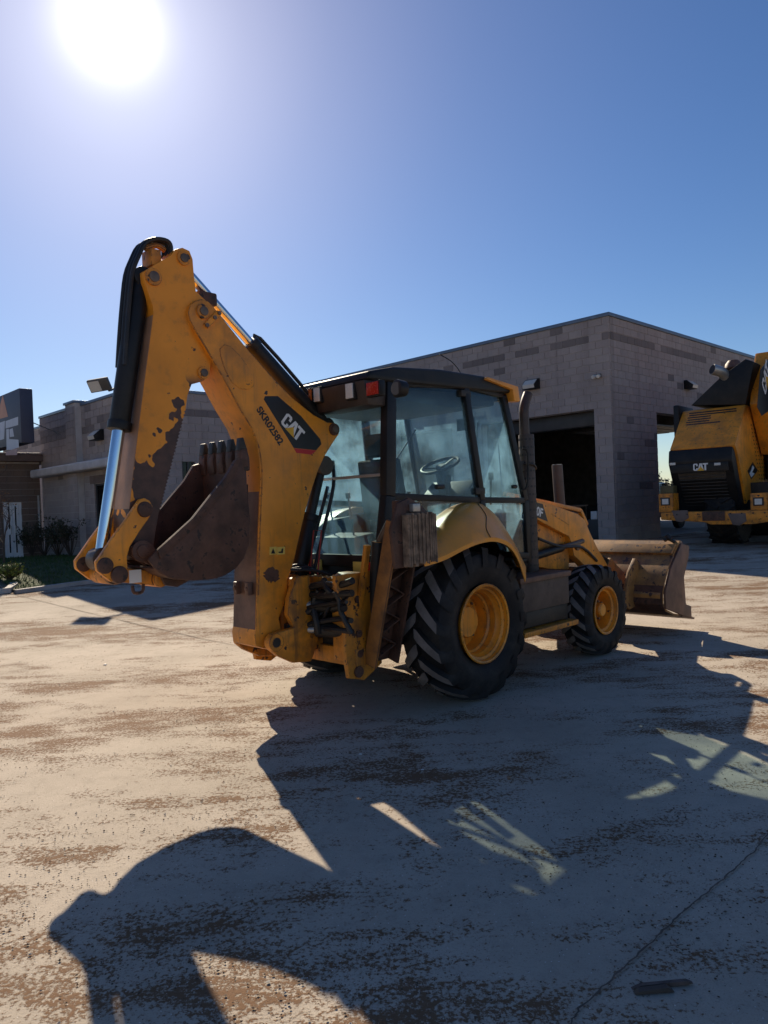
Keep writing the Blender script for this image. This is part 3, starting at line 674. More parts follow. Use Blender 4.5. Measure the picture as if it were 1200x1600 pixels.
for s in (-1, 1):
    b.prism([(-1.22, .44), (-1.14, .60), (-1.14, .78), (-1.20, .95), (-1.20, 1.14), (-1.34, 1.14), (-1.42, .98), (-1.44, .85), (-1.38, .74), (-1.60, .72), (-1.62, .60), (-1.55, .54), (-1.4, .46)], s*.20, s*.26)
b.cyl((-1.3, -.2, 1.08), (-1.3, .2, 1.08), .05, n=16); b.box((-1.30, -.2, .48), (-1.16, .2, .56)); b.box((-1.30, -.2, .80), (-1.16, .2, .88))
SC = b.build('swing_casting', M_yel2, BH, bevel=.012)
b = MB(); px_ = UY(431, 1004, -.26); b.cyl((px_[0], -.275, px_[1]), (px_[0], .275, px_[1]), .036, n=18); b.cyl((px_[0], -.272, px_[1]), (px_[0], -.2, px_[1]), .07, n=20, mi=1); b.build('boom_foot_pin', [M_dark, M_yel2], SC)
b = MB()
for s, z in ((-1, .70), (-1, .90), (1, .8)):
    b.cyl((-1.30, s*.12, z), (-1.12, s*.42, z), .03, n=14, mi=1); b.cyl((-1.18, s*.30, z), (-1.05, s*.62, z), .062, n=18)
    b.cyl((-1.31, s*.11, z-.05), (-1.31, s*.11, z+.05), .05, n=16)
b.build('swing_cylinder', [M_dark, M_silver], BH)
b = MB()
for i in range(7):
    y0 = -.30+i*.08; b.tube([(-1.0, y0, 1.12), (-1.16, y0*.8, 1.18+.02*(i % 3)), (-1.34, y0*.45, 1.20), (-1.42, y0*.3, 1.30+.05*(i % 2))], .014, n=7)
rh = random.Random(12)
for i in range(9):
    y0 = -.42+i*.09; z0 = rh.uniform(.86, 1.0); b.tube([(-1.05, y0, z0+.05), (-1.17, y0*.8+rh.uniform(-.06, .06), z0-rh.uniform(.0, .12)), (-1.22, y0*.5, z0-rh.uniform(-.05, .1)), (-1.16, y0*.3, z0+.1)], rh.choice((.014, .018, .022)), n=7)
b.tube([(-1.12, -.42, .92), (-1.20, -.30, .80), (-1.24, -.22, .95)], .016, n=7); b.tube([(-1.1, -.50, 1.05), (-1.2, -.45, .86), (-1.15, -.3, .75), (-1.2, -.15, .66)], .014, n=7)
b.build('hydraulic_hose', M_hose, BH)
b = MB(); rh = random.Random(21)
for (x0, y0, x1, y1) in ((478, 918, 556, 912), (482, 932, 552, 922), (476, 945, 548, 940), (486, 952, 540, 930), (500, 910, 545, 955), (480, 972, 552, 968), (478, 988, 546, 984), (494, 926, 500, 990), (530, 920, 545, 985)):
    P = []
    for t in (0, .3, .65, 1):
        yy, zz_ = UX(x0+(x1-x0)*t+rh.uniform(-4, 4), y0+(y1-y0)*t+rh.uniform(-5, 5), -1.20); P.append((-1.20+rh.uniform(-.05, .03), yy, zz_))
    b.tube(P, rh.choice((.016, .022, .028)), n=8)
b.build('hose_bundle', M_hose, BH)
b = MB().tube([(-1.12, -.16, 1.14), (-1.06, -.16, 1.5), (-1.06, -.26, 1.5), (-1.12, -.26, 1.14)], .007, n=6, smooth=0); b.build('lock_rod', mat('red_rod', (.25, .02, .02), .5), BH)

# ---- stabilizers
for s in (-1, 1):
    a = Vector((-.86, s*.70, .42)); c = Vector((-.86, s*1.02, 1.56)); d = (c-a).normalized(); out = Vector((0, d.z*s, -d.y*s)).normalized(); X_ = Vector((1, 0, 0))
    b = MB()
    b.bar(a-X_*.125, c-X_*.125, .14, .022, up=X_, mi=1); b.bar(a+X_*.125, c+X_*.125, .14, .022, up=X_); b.bar(a-out*.04, c-out*.04, .01, .24, up=X_) if False else b.bar(a-out*.04, c-out*.04, .24, .012, up=out)
    n = 5; L_ = (c-a).length
    for i in range(n*2):
        t0_, t1_ = .04+i*.09, .04+(i+1)*.09; s0 = -.11 if i % 2 == 0 else .11
        b.bar(a+d*L_*t0_+X_*s0+out*.0, a+d*L_*t1_-X_*s0+out*.0, .012, .06, up=out)
    b.build('stabilizer_leg', [M_rust, mat('orange_worn_paint', (.34, .135, .03), .55, var=.35, vscale=6, dirt=(.08, .04, .02), dirt_amt=.7)], BH, bevel=.004)
    b = MB().bar((-1.02, s*.64, .88), (-1.02, s*.76, 1.38), .035, .05, up=(1, 0, 0)); b.cyl((-.86, s*.60, .64), (-.86, s*.72, 1.40), .05, n=16, mi=1); b.cyl((-.86, s*.71, 1.36), (-.86, s*.86, 1.56), .03, n=14, mi=2)
    b.build('stabilizer_cylinder', [M_yel2, M_dark, M_pin], BH, bevel=.003)
    pz0, pz1, py = 1.23, 1.63, 1.085
    b = MB(); b.prism([(-1.080, pz0-.02), (-1.110, 1.50), (-1.030, 1.70), (-0.900, 1.74), (-0.740, 1.66), (-0.680, 1.56), (-0.680, pz0-.02)], s*py, s*(py+.035)); b.prism([(-0.940, 1.50), (-0.940, 1.72), (-0.800, 1.72), (-0.800, 1.50)], s*(py-.12), s*(py+.0))
    b.cyl((-.98, s*(py-.06), 1.56), (-.74, s*(py-.06), 1.58), .04, n=16)
    PD = b.build('stabilizer_pad', M_rust, BH, bevel=.01)
    b = MB(); k = 15; r_ = random.Random(4)
    for i in range(k):
        x0 = -1.00+i*.0215; b.box((x0, s*(py+.036), pz0+r_.uniform(-.02, .012)), (x0+.017, s*(py+.105+r_.uniform(0, .012)), pz1-.015+r_.uniform(-.012, .012)))
    b.build('laminated_rubber', mat('dusty_rubber_pad', (.27, .185, .125), .9, var=.4, vscale=9, dirt=(.05, .033, .024), dirt_amt=.7, dscale=16, bump=.4), PD, bevel=.004, seg=1)
    b = MB().box((-.91, s*(py+.036), 1.63), (-.83, s*(py+.08), 1.69)); b.build('pad_clip', M_silver, PD, bevel=.006)

# ---- boom
HB = .16
boom_px = [(297, 500), (294, 488), (297, 477), (305, 470), (316, 467), (326, 471), (334, 479), (352, 502), (385, 543), (420, 584), (455, 620), (490, 648), (512, 660), (522, 661), (529, 667), (530, 678), (521, 691), (508, 712), (497, 736), (487, 766), (477, 800), (468, 838), (461, 870), (455, 893), (449, 906), (449, 926), (444, 946), (436, 966), (441, 990), (445, 1004), (438, 1016), (424, 1016), (400, 1010), (398, 992), (400, 982), (401, 930), (402, 880), (404, 820), (406, 770), (407, 743), (405, 715), (400, 690), (390, 665), (372, 635), (355, 603), (337, 570), (320, 540), (306, 517)]
bp = PO(boom_px, -HB)
BM = MB().prism(bp, -HB, HB).build('boom', M_yel, BH, bevel=.010)
# weld seam just inside the rear edge of the side plate, the raised oval, pins
b = MB(); b.tube([v3(UY(x+2.5, y, -HB), -HB-.001) for x, y in [(300, 512), (320, 545), (355, 606), (372, 638), (390, 668), (400, 692), (405, 716), (407, 743), (406, 770), (404, 820), (402, 880), (401, 930)]], .006, n=6); b.build('weld_seam', M_yel2, BM)
ov = [(344, 556), (343, 545), (350, 538), (360, 541), (375, 556), (390, 577), (397, 592), (396, 604), (388, 609), (376, 608), (362, 598), (351, 578)]
b = MB().prism(PO(ov, -HB), -HB-.005, -HB+.002); b.build('raised_pad', M_yel, BM, bevel=.003)
for (x, y, r, m) in ((316, 487, .055, M_yel2), (521, 671, .052, M_rust)):
    q = UY(x, y, -HB); b = MB().cyl((q[0], -HB-.022, q[1]), (q[0], HB+.022, q[1]), r, n=24); o = b.build('pin_boss', m, BM, bevel=.005)
    b = MB().cyl((q[0], -HB-.035, q[1]), (q[0], HB+.035, q[1]), r*.62, n=20); b.build('pin', M_pin, o, bevel=.004)
b = MB(); a_ = UY(320, 510, -HB); c_ = UY(341, 489, -HB); b.bar(v3(a_, -HB-.01), v3(c_, -HB-.01), .02, .045); o = b.build('pin_keeper', M_yel, BM, bevel=.006)
b = MB()
for x, y in ((321, 509), (333, 497), (340, 490)): q = UY(x, y, -HB); b.cyl((q[0], -HB-.032, q[1]), (q[0], -HB-.018, q[1]), .016, n=6)
b.build('bolt', M_pin, o, split=True)
wp = PO([(400.5, 985), (401.5, 930), (402.5, 880), (404.5, 820), (406.5, 768)], -HB)
b = MB().grid([[(x-.006, y, z) for x, z in wp] for y in (-.15, .15)]); b.build('rear_wear_plate', M_rust_l, BM, solid=.012)
for y in (-.10, .06):
    b = MB(); q = UY(400, 920, -HB); b.box((q[0]-.05, y-.02, q[1]-.05), (q[0]-.005, y+.02, q[1]+.05)); b.cyl((q[0]-.06, y, q[1]), (q[0]-.04, y, q[1]), .018, n=10)
    b.build('hose_clamp', M_rust_l, BM, bevel=.006)
b = MB(); q = [UY(x, y, -HB) for x, y in ((402, 756), (402, 800), (399, 860))]; b.tube([(x-.03, -.05, z) for x, z in q], .016, n=8); b.build('boom_hose', M_hose, BM)
# worn patch, stickers
rp = random.Random(8); pt = [(425+(12.5+rp.uniform(-2.6, 2.6))*math.cos(a), 898.5+(11+rp.uniform(-2.6, 2.6))*math.sin(a)) for a in np.linspace(0, 2*math.pi, 34)[:-1]]
b = MB().prism(PO(pt, -HB), -HB-.0025, -HB+.002); b.build('rust_patch', M_rust, BM)
for x0, x1 in ((421, 432), (433, 445)):
    b = MB().prism(PO([(x0, 855), (x1, 854), (x1, 866), (x0, 867)], -HB), -HB-.002, -HB+.001); st = b.build('warning_sticker', M_sticker, BM)
    if x0 == 421: b = MB().prism(PO([(423, 865), (426.5, 856.5), (430, 865)], -HB), -HB-.0032, -HB-.0022)
    else: b = MB().prism(PO([(435, 862), (439, 861.5), (440, 857), (442, 857), (442, 864), (435, 864)], -HB), -HB-.0032, -HB-.0022)
    b.build('pictogram', M_decal, st)
# black name plate with logo, red stripe, stencilled serial
pl = [(412, 624), (414, 619), (434, 619), (470, 650), (500, 686), (502, 694), (494, 703.5), (459, 700)]
red = [(459, 700.5), (494.5, 704), (486, 710.5), (463, 707.5)]
DP = MB().prism(PO(pl, -HB), -HB-.002, -HB+.001).build('name_plate', M_decal, BM)
MB().prism(PO(red, -HB), -HB-.002, -HB+.001).build('red_stripe', M_red, DP)
Mx, ln = face_frame((437, 662), (465.5, 693), -HB-.0025)
# logo letters stand across the plate: baseline along the lower edge
logo(DP, Mx @ Matrix.Translation((-.0, .01, 0)), ln/2.0, M_white, M_tri)
Mx, ln = face_frame((400.5, 640), (445, 709), -HB-.002)
letter_obj('serial_lettering', 'SKR02582', Mx, ln/5.2, M_decal, BM, .034)
# ---- stick cylinder on top of the boom
def yl(px, py): return v3(UY(px, py, 0), 0)
def cylinder(name, p0, p1, split, rb, rr, glands=True, rodm=None):
    d = (p1-p0).normalized(); m = p0.lerp(p1, split)
    b = MB().cyl(p0, m, rb, n=28); b.cyl(m-d*.05, m+d*.012, rb*1.12, n=28); b.cyl(p0-Vector((0, rb*.9, 0)), p0+Vector((0, rb*.9, 0)), rb*1.05, n=20)
    o = b.build(name, M_black, BH, bevel=.004)
    b = MB().cyl(m-d*.02, p1, rr, n=28); b.build('cylinder_rod', rodm or M_chrome, o)
    b = MB().cyl(p1-Vector((0, rb*.85, 0)), p1+Vector((0, rb*.85, 0)), rr*1.9, n=20); b.build('rod_eye', M_pin, o, bevel=.005)
    return o
off = lambda p, dx, dz: p+Vector((dx, 0, dz))
p0 = v3(UY(521, 671, -HB), 0); p1 = v3(UY(286, 403, -.13), 0)
up = Vector((p1.z-p0.z, 0, -(p1.x-p0.x))).normalized()
p0b = p0+up*.0
cylinder('stick_cylinder', p0b+up*.06, p1+up*.03, .54, .066, .036)
b = MB(); q0 = p0.lerp(p1, .12)+up*.145; q1 = p0.lerp(p1, .52)+up*.145
b.tube([q0-up*.1, q0, q1, q1-up*.08], .016, n=8); b.build('hydraulic_hose', M_hose, BH)
# boom cylinder, on the cab side
cylinder('boom_cylinder', yl(462, 905), yl(502, 728), .55, .075, .045, rodm=M_dark)
b = MB(); b.tube([yl(470, 890)+Vector((.1, -.06, 0)), yl(487, 820)+Vector((.1, -.06, 0)), yl(503, 760)+Vector((.09, -.05, 0)), yl(512, 720)+Vector((.06, 0, 0))], .016, n=8)
b.tube([yl(470, 890)+Vector((.1, .06, 0)), yl(487, 820)+Vector((.12, .06, 0)), yl(503, 760)+Vector((.11, .05, 0))], .016, n=8); b.build('hydraulic_hose', M_hose, BH)

# ---- stick
HS = .125
def stick_mat():
    m, N, L, p = new_mat('stick_paint_lost_to_rust')
    v = N.new('ShaderNodeTexCoord').outputs['Object']
    sp = N.new('ShaderNodeSeparateXYZ'); L.new(v, sp.inputs[0])
    n = noise(N, L, v, 6.5, 2.2, .5); n2 = noise(N, L, v, 22, 3, .6)
    # paint is gone towards the bucket end and the toothed edge
    across = mth(N, L, 'ADD', sp.outputs[0], mth(N, L, 'MULTIPLY_ADD', sp.outputs[2], -.1733, 2.957))      # distance from the rear edge
    kz = ramp(N, L, sp.outputs[2], 1.70, 2.62, inv=True)
    f = mth(N, L, 'ADD', mth(N, L, 'MULTIPLY', kz, .75), mth(N, L, 'ADD', mth(N, L, 'MULTIPLY', n, 1.9), mth(N, L, 'MULTIPLY', across, 1.75)))
    f = mth(N, L, 'ADD', f, mth(N, L, 'MULTIPLY', n2, .10))
    zm = ramp(N, L, sp.outputs[2], 2.62, 2.72, inv=True)
    rust = mth(N, L, 'MULTIPLY', ramp(N, L, f, 1.60, 1.615), zm)
    nn = noise(N, L, v, 9, 6, .65); speck = ramp(N, L, noise(N, L, v, 12, 5, .6), .67, .69)
    pc = mixc(N, L, ramp(N, L, noise(N, L, v, 3, 4), .3, .7), tuple(c*.82 for c in YEL), YEL)
    pc = mixc(N, L, mth(N, L, 'MULTIPLY', ramp(N, L, nn, .5, .75), .4), pc, (.17, .09, .04)); pc = mixc(N, L, speck, pc, (.06, .03, .02))
    rc = mixc(N, L, ramp(N, L, nn, .3, .7), (.045, .022, .018), (.105, .05, .035))
    L.new(mixc(N, L, rust, pc, rc), p.inputs['Base Color'])
    p.inputs['Roughness'].default_value = .5
    bp = N.new('ShaderNodeBump'); bp.inputs['Strength'].default_value = .25; bp.inputs['Distance'].default_value = .004
    L.new(mth(N, L, 'ADD', mth(N, L, 'MULTIPLY', rust, -.6), mth(N, L, 'MULTIPLY', nn, .4)), bp.inputs['Height']); L.new(bp.outputs[0], p.inputs['Normal'])
    return m
top = [(225, 424), (268, 398), (274, 390), (285, 387), (296, 392), (301, 405), (303, 430), (306, 455), (322, 470), (335, 500), (333, 540), (329, 572), (325, 590), (316, 596), (300, 599), (293, 618), (290, 640)]
ser = []
A_, B_ = Vector((290, 640)), Vector((249, 802)); nn_ = 30
for i in range(nn_):
    p = A_.lerp(B_, i/nn_); q = A_.lerp(B_, (i+.5)/nn_); ser += [(p.x+1.0, p.y), (q.x-1.6, q.y+.5)]
bot = [(246, 815), (243, 830), (239, 862), (230, 876), (212, 875), (204, 862), (203, 840), (202, 800), (212, 710), (225, 605), (235, 530), (240, 490), (239, 478), (231, 455), (226, 440)]
sp_ = PO(top+ser+bot, -HS)
ST = MB().prism(sp_, -HS, HS).build('stick', stick_mat(), BH, bevel=.006, seg=1)
rearface = PO([(240, 492), (235, 530), (225, 605), (212, 710), (203, 795)], -HS)
b = MB().grid([[(x-.004, y, z) for x, z in rearface] for y in (-HS+.004, HS-.004)]); b.build('rear_face_plate', mat('faded_pink_paint', (.36, .20, .12), .5, var=.2, dirt=(.2, .12, .08), dirt_amt=.5), ST, solid=.008)
for (x, y, r) in ((286, 404, .052), (239, 433, .062), (317, 583, .048)):
    q = UY(x, y, -HS); b = MB().cyl((q[0], -HS-.016, q[1]), (q[0], HS+.016, q[1]), r, n=24); o = b.build('pin_boss', M_yel2, ST, bevel=.005)
    b = MB().cyl((q[0], -HS-.028, q[1]), (q[0], HS+.028, q[1]), r*.62, n=20); b.build('pin', M_pin, o, bevel=.004)
# hoses looping over the top of the stick
b = MB()
for dy, k in ((-.05, 0), (.0, .03), (.06, .015)):
    pts = [(267, 402), (268, 385), (262, 376), (245, 373-k*60), (228, 379), (217, 400), (208, 425), (203, 470), (199, 520), (196, 570)]
    b.tube([v3(UY(*p, -.06), dy) for p in pts], .017, n=8)
b.build('hydraulic_hose', M_hose, BH)
b = MB(); q = UY(243, 396, -.06); b.box((q[0]-.04, -.07, q[1]-.09), (q[0]+.04, .07, q[1]+.03)); b.tube([v3(UY(*p, -.06), .0) for p in [(232, 385), (250, 380), (264, 388)]], .022, n=8, mi=1); b.build('hose_guide', [M_yel2, M_rust], ST, bevel=.006)
q0 = UY(325, 466, -.05); b = MB().box((q0[0]-.1, -.09, q0[1]-.06), (q0[0]+.06, .09, q0[1]+.04)); b.build('stick_bump_stop', M_rust, ST, bevel=.02)
# ---- bucket cylinder
c0 = v3(UY(219, 436, -.0), 0); c1 = v3(UY(157, 874, -.0), 0)
cylinder('bucket_cylinder', c0, c1, .545, .072, .043)
# ---- links
lk = PO([(226, 778), (234, 782), (239, 791), (238, 800), (234, 808), (216, 834), (203, 855), (199, 870), (200, 893), (196, 904), (187, 910), (174, 909), (152, 892), (150, 878), (159, 866), (177, 839), (195, 815), (213, 788), (219, 780)], -.185)
for s in (-1, 1):
    b = MB().prism(lk, s*.145, s*.185); LK = b.build('bucket_link', M_yel, BH, bevel=.008)
    for x, y, r in ((226, 796, .055), (164, 884, .055), (186, 898, .06)):
        q = UY(x, y, -.185); b = MB().cyl((q[0], s*.14, q[1]), (q[0], s*.205, q[1]), r, n=22); b.build('pin', M_rust, LK, bevel=.014)
q0 = v3(UY(186, 898, -.185), 0); q1 = v3(UY(258, 905, -.185), 0)
b = MB(); b.bar(q0, q1, .22, .10, up=(0, 0, 1)); b.cyl(q0-Vector((0, .135, 0)), q0+Vector((0, .135, 0)), .07, n=20); b.cyl(q1-Vector((0, .135, 0)), q1+Vector((0, .135, 0)), .06, n=20)
PL = b.build('power_link', M_yel2, BH, bevel=.01)
e = (q1-q0).normalized(); m_ = q0.lerp(q1, .45)
b = MB().box((m_.x-.045, -.1125, m_.z-.045), (m_.x+.045, -.1105, m_.z+.045)); b.build('sticker', M_white, PL)
b = MB(); q = yl(205, 913); b.tube([q+Vector((-.04, -.1, .0)), q+Vector((-.03, -.1, -.05)), q+Vector((.03, -.1, -.05)), q+Vector((.04, -.1, 0))], .012, n=7); b.build('lift_eye', M_rust, PL)
# ---- digging bucket
HK = .30
side = [(367, 719), (384, 714), (386, 760), (391, 812), (389, 850), (381, 873), (369, 888), (352, 899), (332, 905), (295, 907), (262, 902), (243, 889), (232, 875), (245, 860), (267, 840), (300, 810), (330, 772), (352, 745)]
sd_ = PO(side, -HK)
for s in (-1, 1):
    b = MB().prism(sd_, s*HK, s*(HK-.022)); o = b.build('bucket_side', M_rust, BH, bevel=.004)
    bd = PO([(245, 860), (267, 840), (300, 810), (330, 772), (352, 745), (367, 719), (376, 716), (363, 745), (340, 779), (308, 820), (275, 850), (250, 874)], -HK)
    b = MB().prism(bd, s*(HK-.004), s*(HK+.014)); b.build('side_cutter', M_rust, o, bevel=.004)
hl = resample(PO([(384, 712), (386, 760), (391, 812), (389, 850), (381, 873), (369, 888), (352, 899), (332, 905), (295, 907), (262, 902), (243, 889)], -HK), 26)
b = MB().grid([[(p.x, y, p.y) for p in hl] for y in np.linspace(-HK+.01, HK-.01, 5)]); DB = b.build('digging_bucket', M_rust, BH, solid=.02)
for y in (-.17, -.10, .10, .17):
    e_ = PO([(243, 889), (226, 880), (205, 868), (204, 855), (216, 846), (232, 848), (262, 880), (300, 903), (275, 917), (256, 914)], -.16)
    b = MB().prism(e_, y-.014, y+.014); b.build('hinge_ear', M_rust, DB, bevel=.004)
q = UY(222, 861, -.19); b = MB().cyl((q[0], -.215, q[1]), (q[0], .215, q[1]), .045, n=20); b.cyl((q[0], -.20, q[1]), (q[0], -.185, q[1]), .075, n=22); b.build('hinge_pin', M_rust, DB, bevel=.006)
lp = Vector((UY(383, 715, -HK)[0], 0, UY(383, 715, -HK)[1])); lu = Vector((UY(380, 684, -HK)[0]-lp.x, 0, UY(380, 684, -HK)[1]-lp.z)); tl = lu.length; lu.normalize(); ln_ = Vector((lu.z, 0, -lu.x))
b = MB().bar((lp.x, -HK+.005, lp.z), (lp.x, HK-.005, lp.z), .03, .12); b.build('lip_plate', M_rust, DB, bevel=.005)
for i in range(5):
    y = -HK+.04+i*(2*HK-.08)/4
    b = MB()
    def tp(u, n_): q = lp+lu*u+ln_*n_; return (q.x, q.z)
    b.prism([tp(-.10, -.035), tp(-.10, .035), tp(.0, .04), tp(tl*.45, .026), tp(tl*.45, -.026), tp(.0, -.04)], y-.042, y+.042)
    o = b.build('tooth_shank', M_rust, DB, bevel=.012)
    b = MB(); b.prism([tp(tl*.38, -.034), tp(tl*.38, .034), tp(tl*.7, .022), tp(tl*1.02, .010), tp(tl*1.02, -.010), tp(tl*.7, -.022)], y-.032, y+.032); b.build('tooth_tip', M_dark, o, bevel=.006)
# ------------------------------------------------------------------ buildings: u runs along the walls that go off to the right, v along those that go off to the left
u_ = Vector((.719, .695, 0)); v_ = Vector((-.695, .719, 0)); ZU = Vector((0, 0, 1))
def at_depth(px, py, D): d = ray(px, py); return CAM+d*(D/d.y)
def on_wall(px, py, O, dirv):                     # (distance along the wall, height) of a photo pixel on a vertical wall through O
    d = ray(px, py); n = Vector((dirv.y, -dirv.x, 0)); t = (O-CAM).dot(n)/d.dot(n); P = CAM+d*t
    return (P-O).dot(dirv), P.z
CW, CH, MJ = .41, .205, .010
def block_mesh(name, m):
    b = MB().box((0, -.012, 0), (CW-MJ, .06, CH-MJ)); me = b.build(name, m, None, bevel=.006, seg=1); d = me.data; bpy.data.objects.remove(me); return d
BLK = {M_block: block_mesh('concrete_block', M_block), M_block_d: block_mesh('concrete_block_dark', M_block_d)}
def holes_box(b, O, dirv, inw, L0, L1, z0, z1, holes, th):
    """a wall slab with rectangular holes, as butted boxes"""
    xs = sorted({L0, L1, *[h[0] for h in holes], *[h[1] for h in holes]}); xs = [x for x in xs if L0 <= x <= L1]
    M = frame(O, dirv, inw, ZU)
    for a, c in zip(xs, xs[1:]):
        zs = [(z0, z1)]
        for h in holes:
            if h[0] <= a+1e-6 and h[1] >= c-1e-6:
                zs = [q for (p, r) in zs for q in ((p, min(r, h[2])), (max(p, h[3]), r)) if q[1]-q[0] > 1e-4]
        for p, r in zs: b.box((a, .0, p), (c, th, r), M)
    return b
ALLB = []
def block_wall(O, dirv, inw, L0, L1, z0, z1, holes, accent=()):
    """running-bond courses; the list of blocks (position, length, material)"""
    out = []; n = int(round((z1-z0)/CH))
    for r in range(n):
        za = z0+r*CH; zc = za+CH/2
        iv = [(L0, L1)]
        for h in holes:
            if h[2] < zc < h[3]: iv = [q for (p, s) in iv for q in ((p, min(s, h[0])), (max(p, h[1]), s)) if q[1]-q[0] > .03]
        for p, s in iv:
            x = p
            k = math.floor((p-(r % 2)*CW/2)/CW)*CW+(r % 2)*CW/2
            while x < s-.02:
                e = min(k+CW, s)
                if e-x > .03: out.append((O+dirv*x+ZU*za, e-x, dirv, inw, M_block_d if (n-1-r in accent and (rnd.random() < .75)) or rnd.random() < .02 else M_block))
                x = max(e, x); k += CW
    return out
def lay_blocks(blocks, parent, limit):
    """the blocks that show largest become parts of their own, the far ones one joined part"""
    def vis(b):
        p = b[0]+b[2]*b[1]/2; d = p-CAM; z = d.dot(Fv); x = CX+FPX*d.dot(Rv)/z
        return -20 < x < 1220
    bl = [b for b in blocks if vis(b)]; bl.sort(key=lambda b: (b[0]-CAM).length*(1 if b[1] > .3 else 1.25))
    for p, ln, dv, iw, m in bl[:limit]:
        o = bpy.data.objects.new('concrete_block', BLK[m]); COL.objects.link(o); o.parent = parent
        o.matrix_world = frame(p, dv, iw, ZU) @ Matrix.Diagonal((max(.02, ln-MJ)/(CW-MJ), 1, 1, 1))
    b = MB()
    for p, ln, dv, iw, m in bl[limit:]:
        b.box((0, -.012, 0), (max(.02, ln-MJ), .06, CH-MJ), frame(p, dv, iw, ZU), mi=0 if m is M_block else 1)
    if b.v:
        o = tag(b.build('block_courses', [M_block, M_block_d], None), kind='stuff'); o.data.transform(parent.matrix_world.inverted()); o.parent = parent

# ---- workshop on the right
A0 = at_depth(961, 790, 20.0); A0.z = 0; BZ = .42
zt = on_wall(953.5, 497, A0, u_)[1]
tl0, zl = on_wall(928, 643.5, A0, v_); tl1 = on_wall(752, 667, A0, v_)[0]
tr0, zr = on_wall(1025.5, 647, A0, u_); tr1 = tr0+3.9
LV, LU = 17.0, 17.0
nrow = int(round((zt-BZ)/CH)); zt = BZ+nrow*CH; zl = BZ+round((zl-BZ)/CH)*CH; zr = zl
WS = empty('workshop_building', Matrix.Translation((A0.x, A0.y, BZ)), 'large grey block workshop with open dark bays and blue metal roof edge', 'building')
WSI = Matrix.Translation((-A0.x, -A0.y, -BZ))
def wpart(b, name, m, **k):
    o = b.build(name, m, None, **k); o.data.transform(WSI); o.parent = WS; return o
hl_ = [(tl0, tl1, BZ-.1, zl), (tl1+1.2, tl1+5, BZ-.1, zl)]; hr_ = [(tr0, tr1, BZ-.1, zr), (tr1+1.6, tr1+5.5, BZ-.1, zr)]
b = MB(); holes_box(b, A0+u_*.005, v_, u_, .005, LV, BZ-.1, zt, hl_, .28); wpart(b, 'side_wall', M_mortar)
b = MB(); holes_box(b, A0+v_*.005, u_, v_, .29, LU, BZ-.1, zt, hr_, .28); wpart(b, 'front_wall', M_mortar)
ve, ze = 4.6, 5.0
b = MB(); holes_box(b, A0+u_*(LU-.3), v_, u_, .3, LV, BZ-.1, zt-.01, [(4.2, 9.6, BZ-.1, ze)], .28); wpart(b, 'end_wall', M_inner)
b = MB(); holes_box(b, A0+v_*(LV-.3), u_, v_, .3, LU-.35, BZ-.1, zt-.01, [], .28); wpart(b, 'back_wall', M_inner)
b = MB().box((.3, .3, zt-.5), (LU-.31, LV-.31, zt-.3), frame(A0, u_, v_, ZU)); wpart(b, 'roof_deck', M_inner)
b = MB().box((.02, .02, BZ-.2), (LU-.02, LV-.02, BZ+.012), frame(A0, u_, v_, ZU)); wpart(b, 'floor_slab', M_conc)
for i in range(5):
    b = MB().box((.31, 1.5+3*i, zt-.95), (LU-.35, 1.62+3*i, zt-.52), frame(A0, u_, v_, ZU)); wpart(b, 'roof_beam', M_steel_d)
b = MB(); b.box((-.05, -.05, zt+.002), (.30, LV, zt+.10), frame(A0, u_, v_, ZU)); wpart(b, 'roof_coping', M_coping, bevel=.01)
b = MB(); b.box((.302, -.05, zt+.002), (LU, .30, zt+.10), frame(A0, u_, v_, ZU)); wpart(b, 'roof_coping', M_coping, bevel=.01)
# rolled-up doors under the lintels
b = MB(); M_ = frame(A0, v_, u_, ZU); b.box((tl0+.05, .33, zl-.42), (tl1-.05, .62, zl-.02), M_); wpart(b, 'rolled_door', M_steel_d, bevel=.05)
b = MB(); M_ = frame(A0, u_, v_, ZU)
for i in range(5): b.box((tr0+.02, .4+i*.5, zr-.30-i*.01), (tr1-.02, .86+i*.5, zr-.26-i*.01), M_)
tag(wpart(b, 'overhead_door', M_steel_d), kind='stuff')
bl = block_wall(A0, v_, u_, -.0, LV, BZ, zt, hl_, (2,)) + block_wall(A0, u_, v_, .065, LU, BZ, zt, hr_, (2,))
lay_blocks(bl, WS, 300)
# inside: a lit tube lamp, bench, shelf, a dark parked car
tp_ = at_depth(846, 669, 24.5); tq = at_depth(874, 664, 23.6)
TL = empty('tube_lamp', Matrix.Translation(tp_.lerp(tq, .5)), 'thin glowing tube lamp hanging inside the dark workshop bay', 'lamp')
Mi = Matrix.Translation(-tp_.lerp(tq, .5))
b = MB().cyl(tp_, tq, .018, n=10); o = b.build('tube', mat('lit_tube', (.9, .85, .7), .5, emit=((1, .88, .6), .8)), None); o.data.transform(Mi); o.parent = TL
b = MB().bar(tp_+ZU*.05, tq+ZU*.05, .12, .05); c_ = tp_.lerp(tq, .5); b.cyl(c_+ZU*.05, Vector((c_.x, c_.y, zt-.6)), .008, n=6); o = b.build('fixture', M_steel_d, None); o.data.transform(Mi); o.parent = TL
def world_thing(name, label, cat, base, parts, group=None):
    e = empty(name, Matrix.Translation(base), label, cat, group)
    for nm, b, m, bev in parts:
        o = b.build(nm, m, None, bevel=bev); o.data.transform(Matrix.Translation(-Vector(base))); o.parent = e
    return e
def WM(x, y): return frame(A0+u_*x+v_*y+ZU*(BZ+.012), u_, v_, ZU)
Mw = WM(6.5, 2.6); fr = MB(); cb = MB(); wl = []
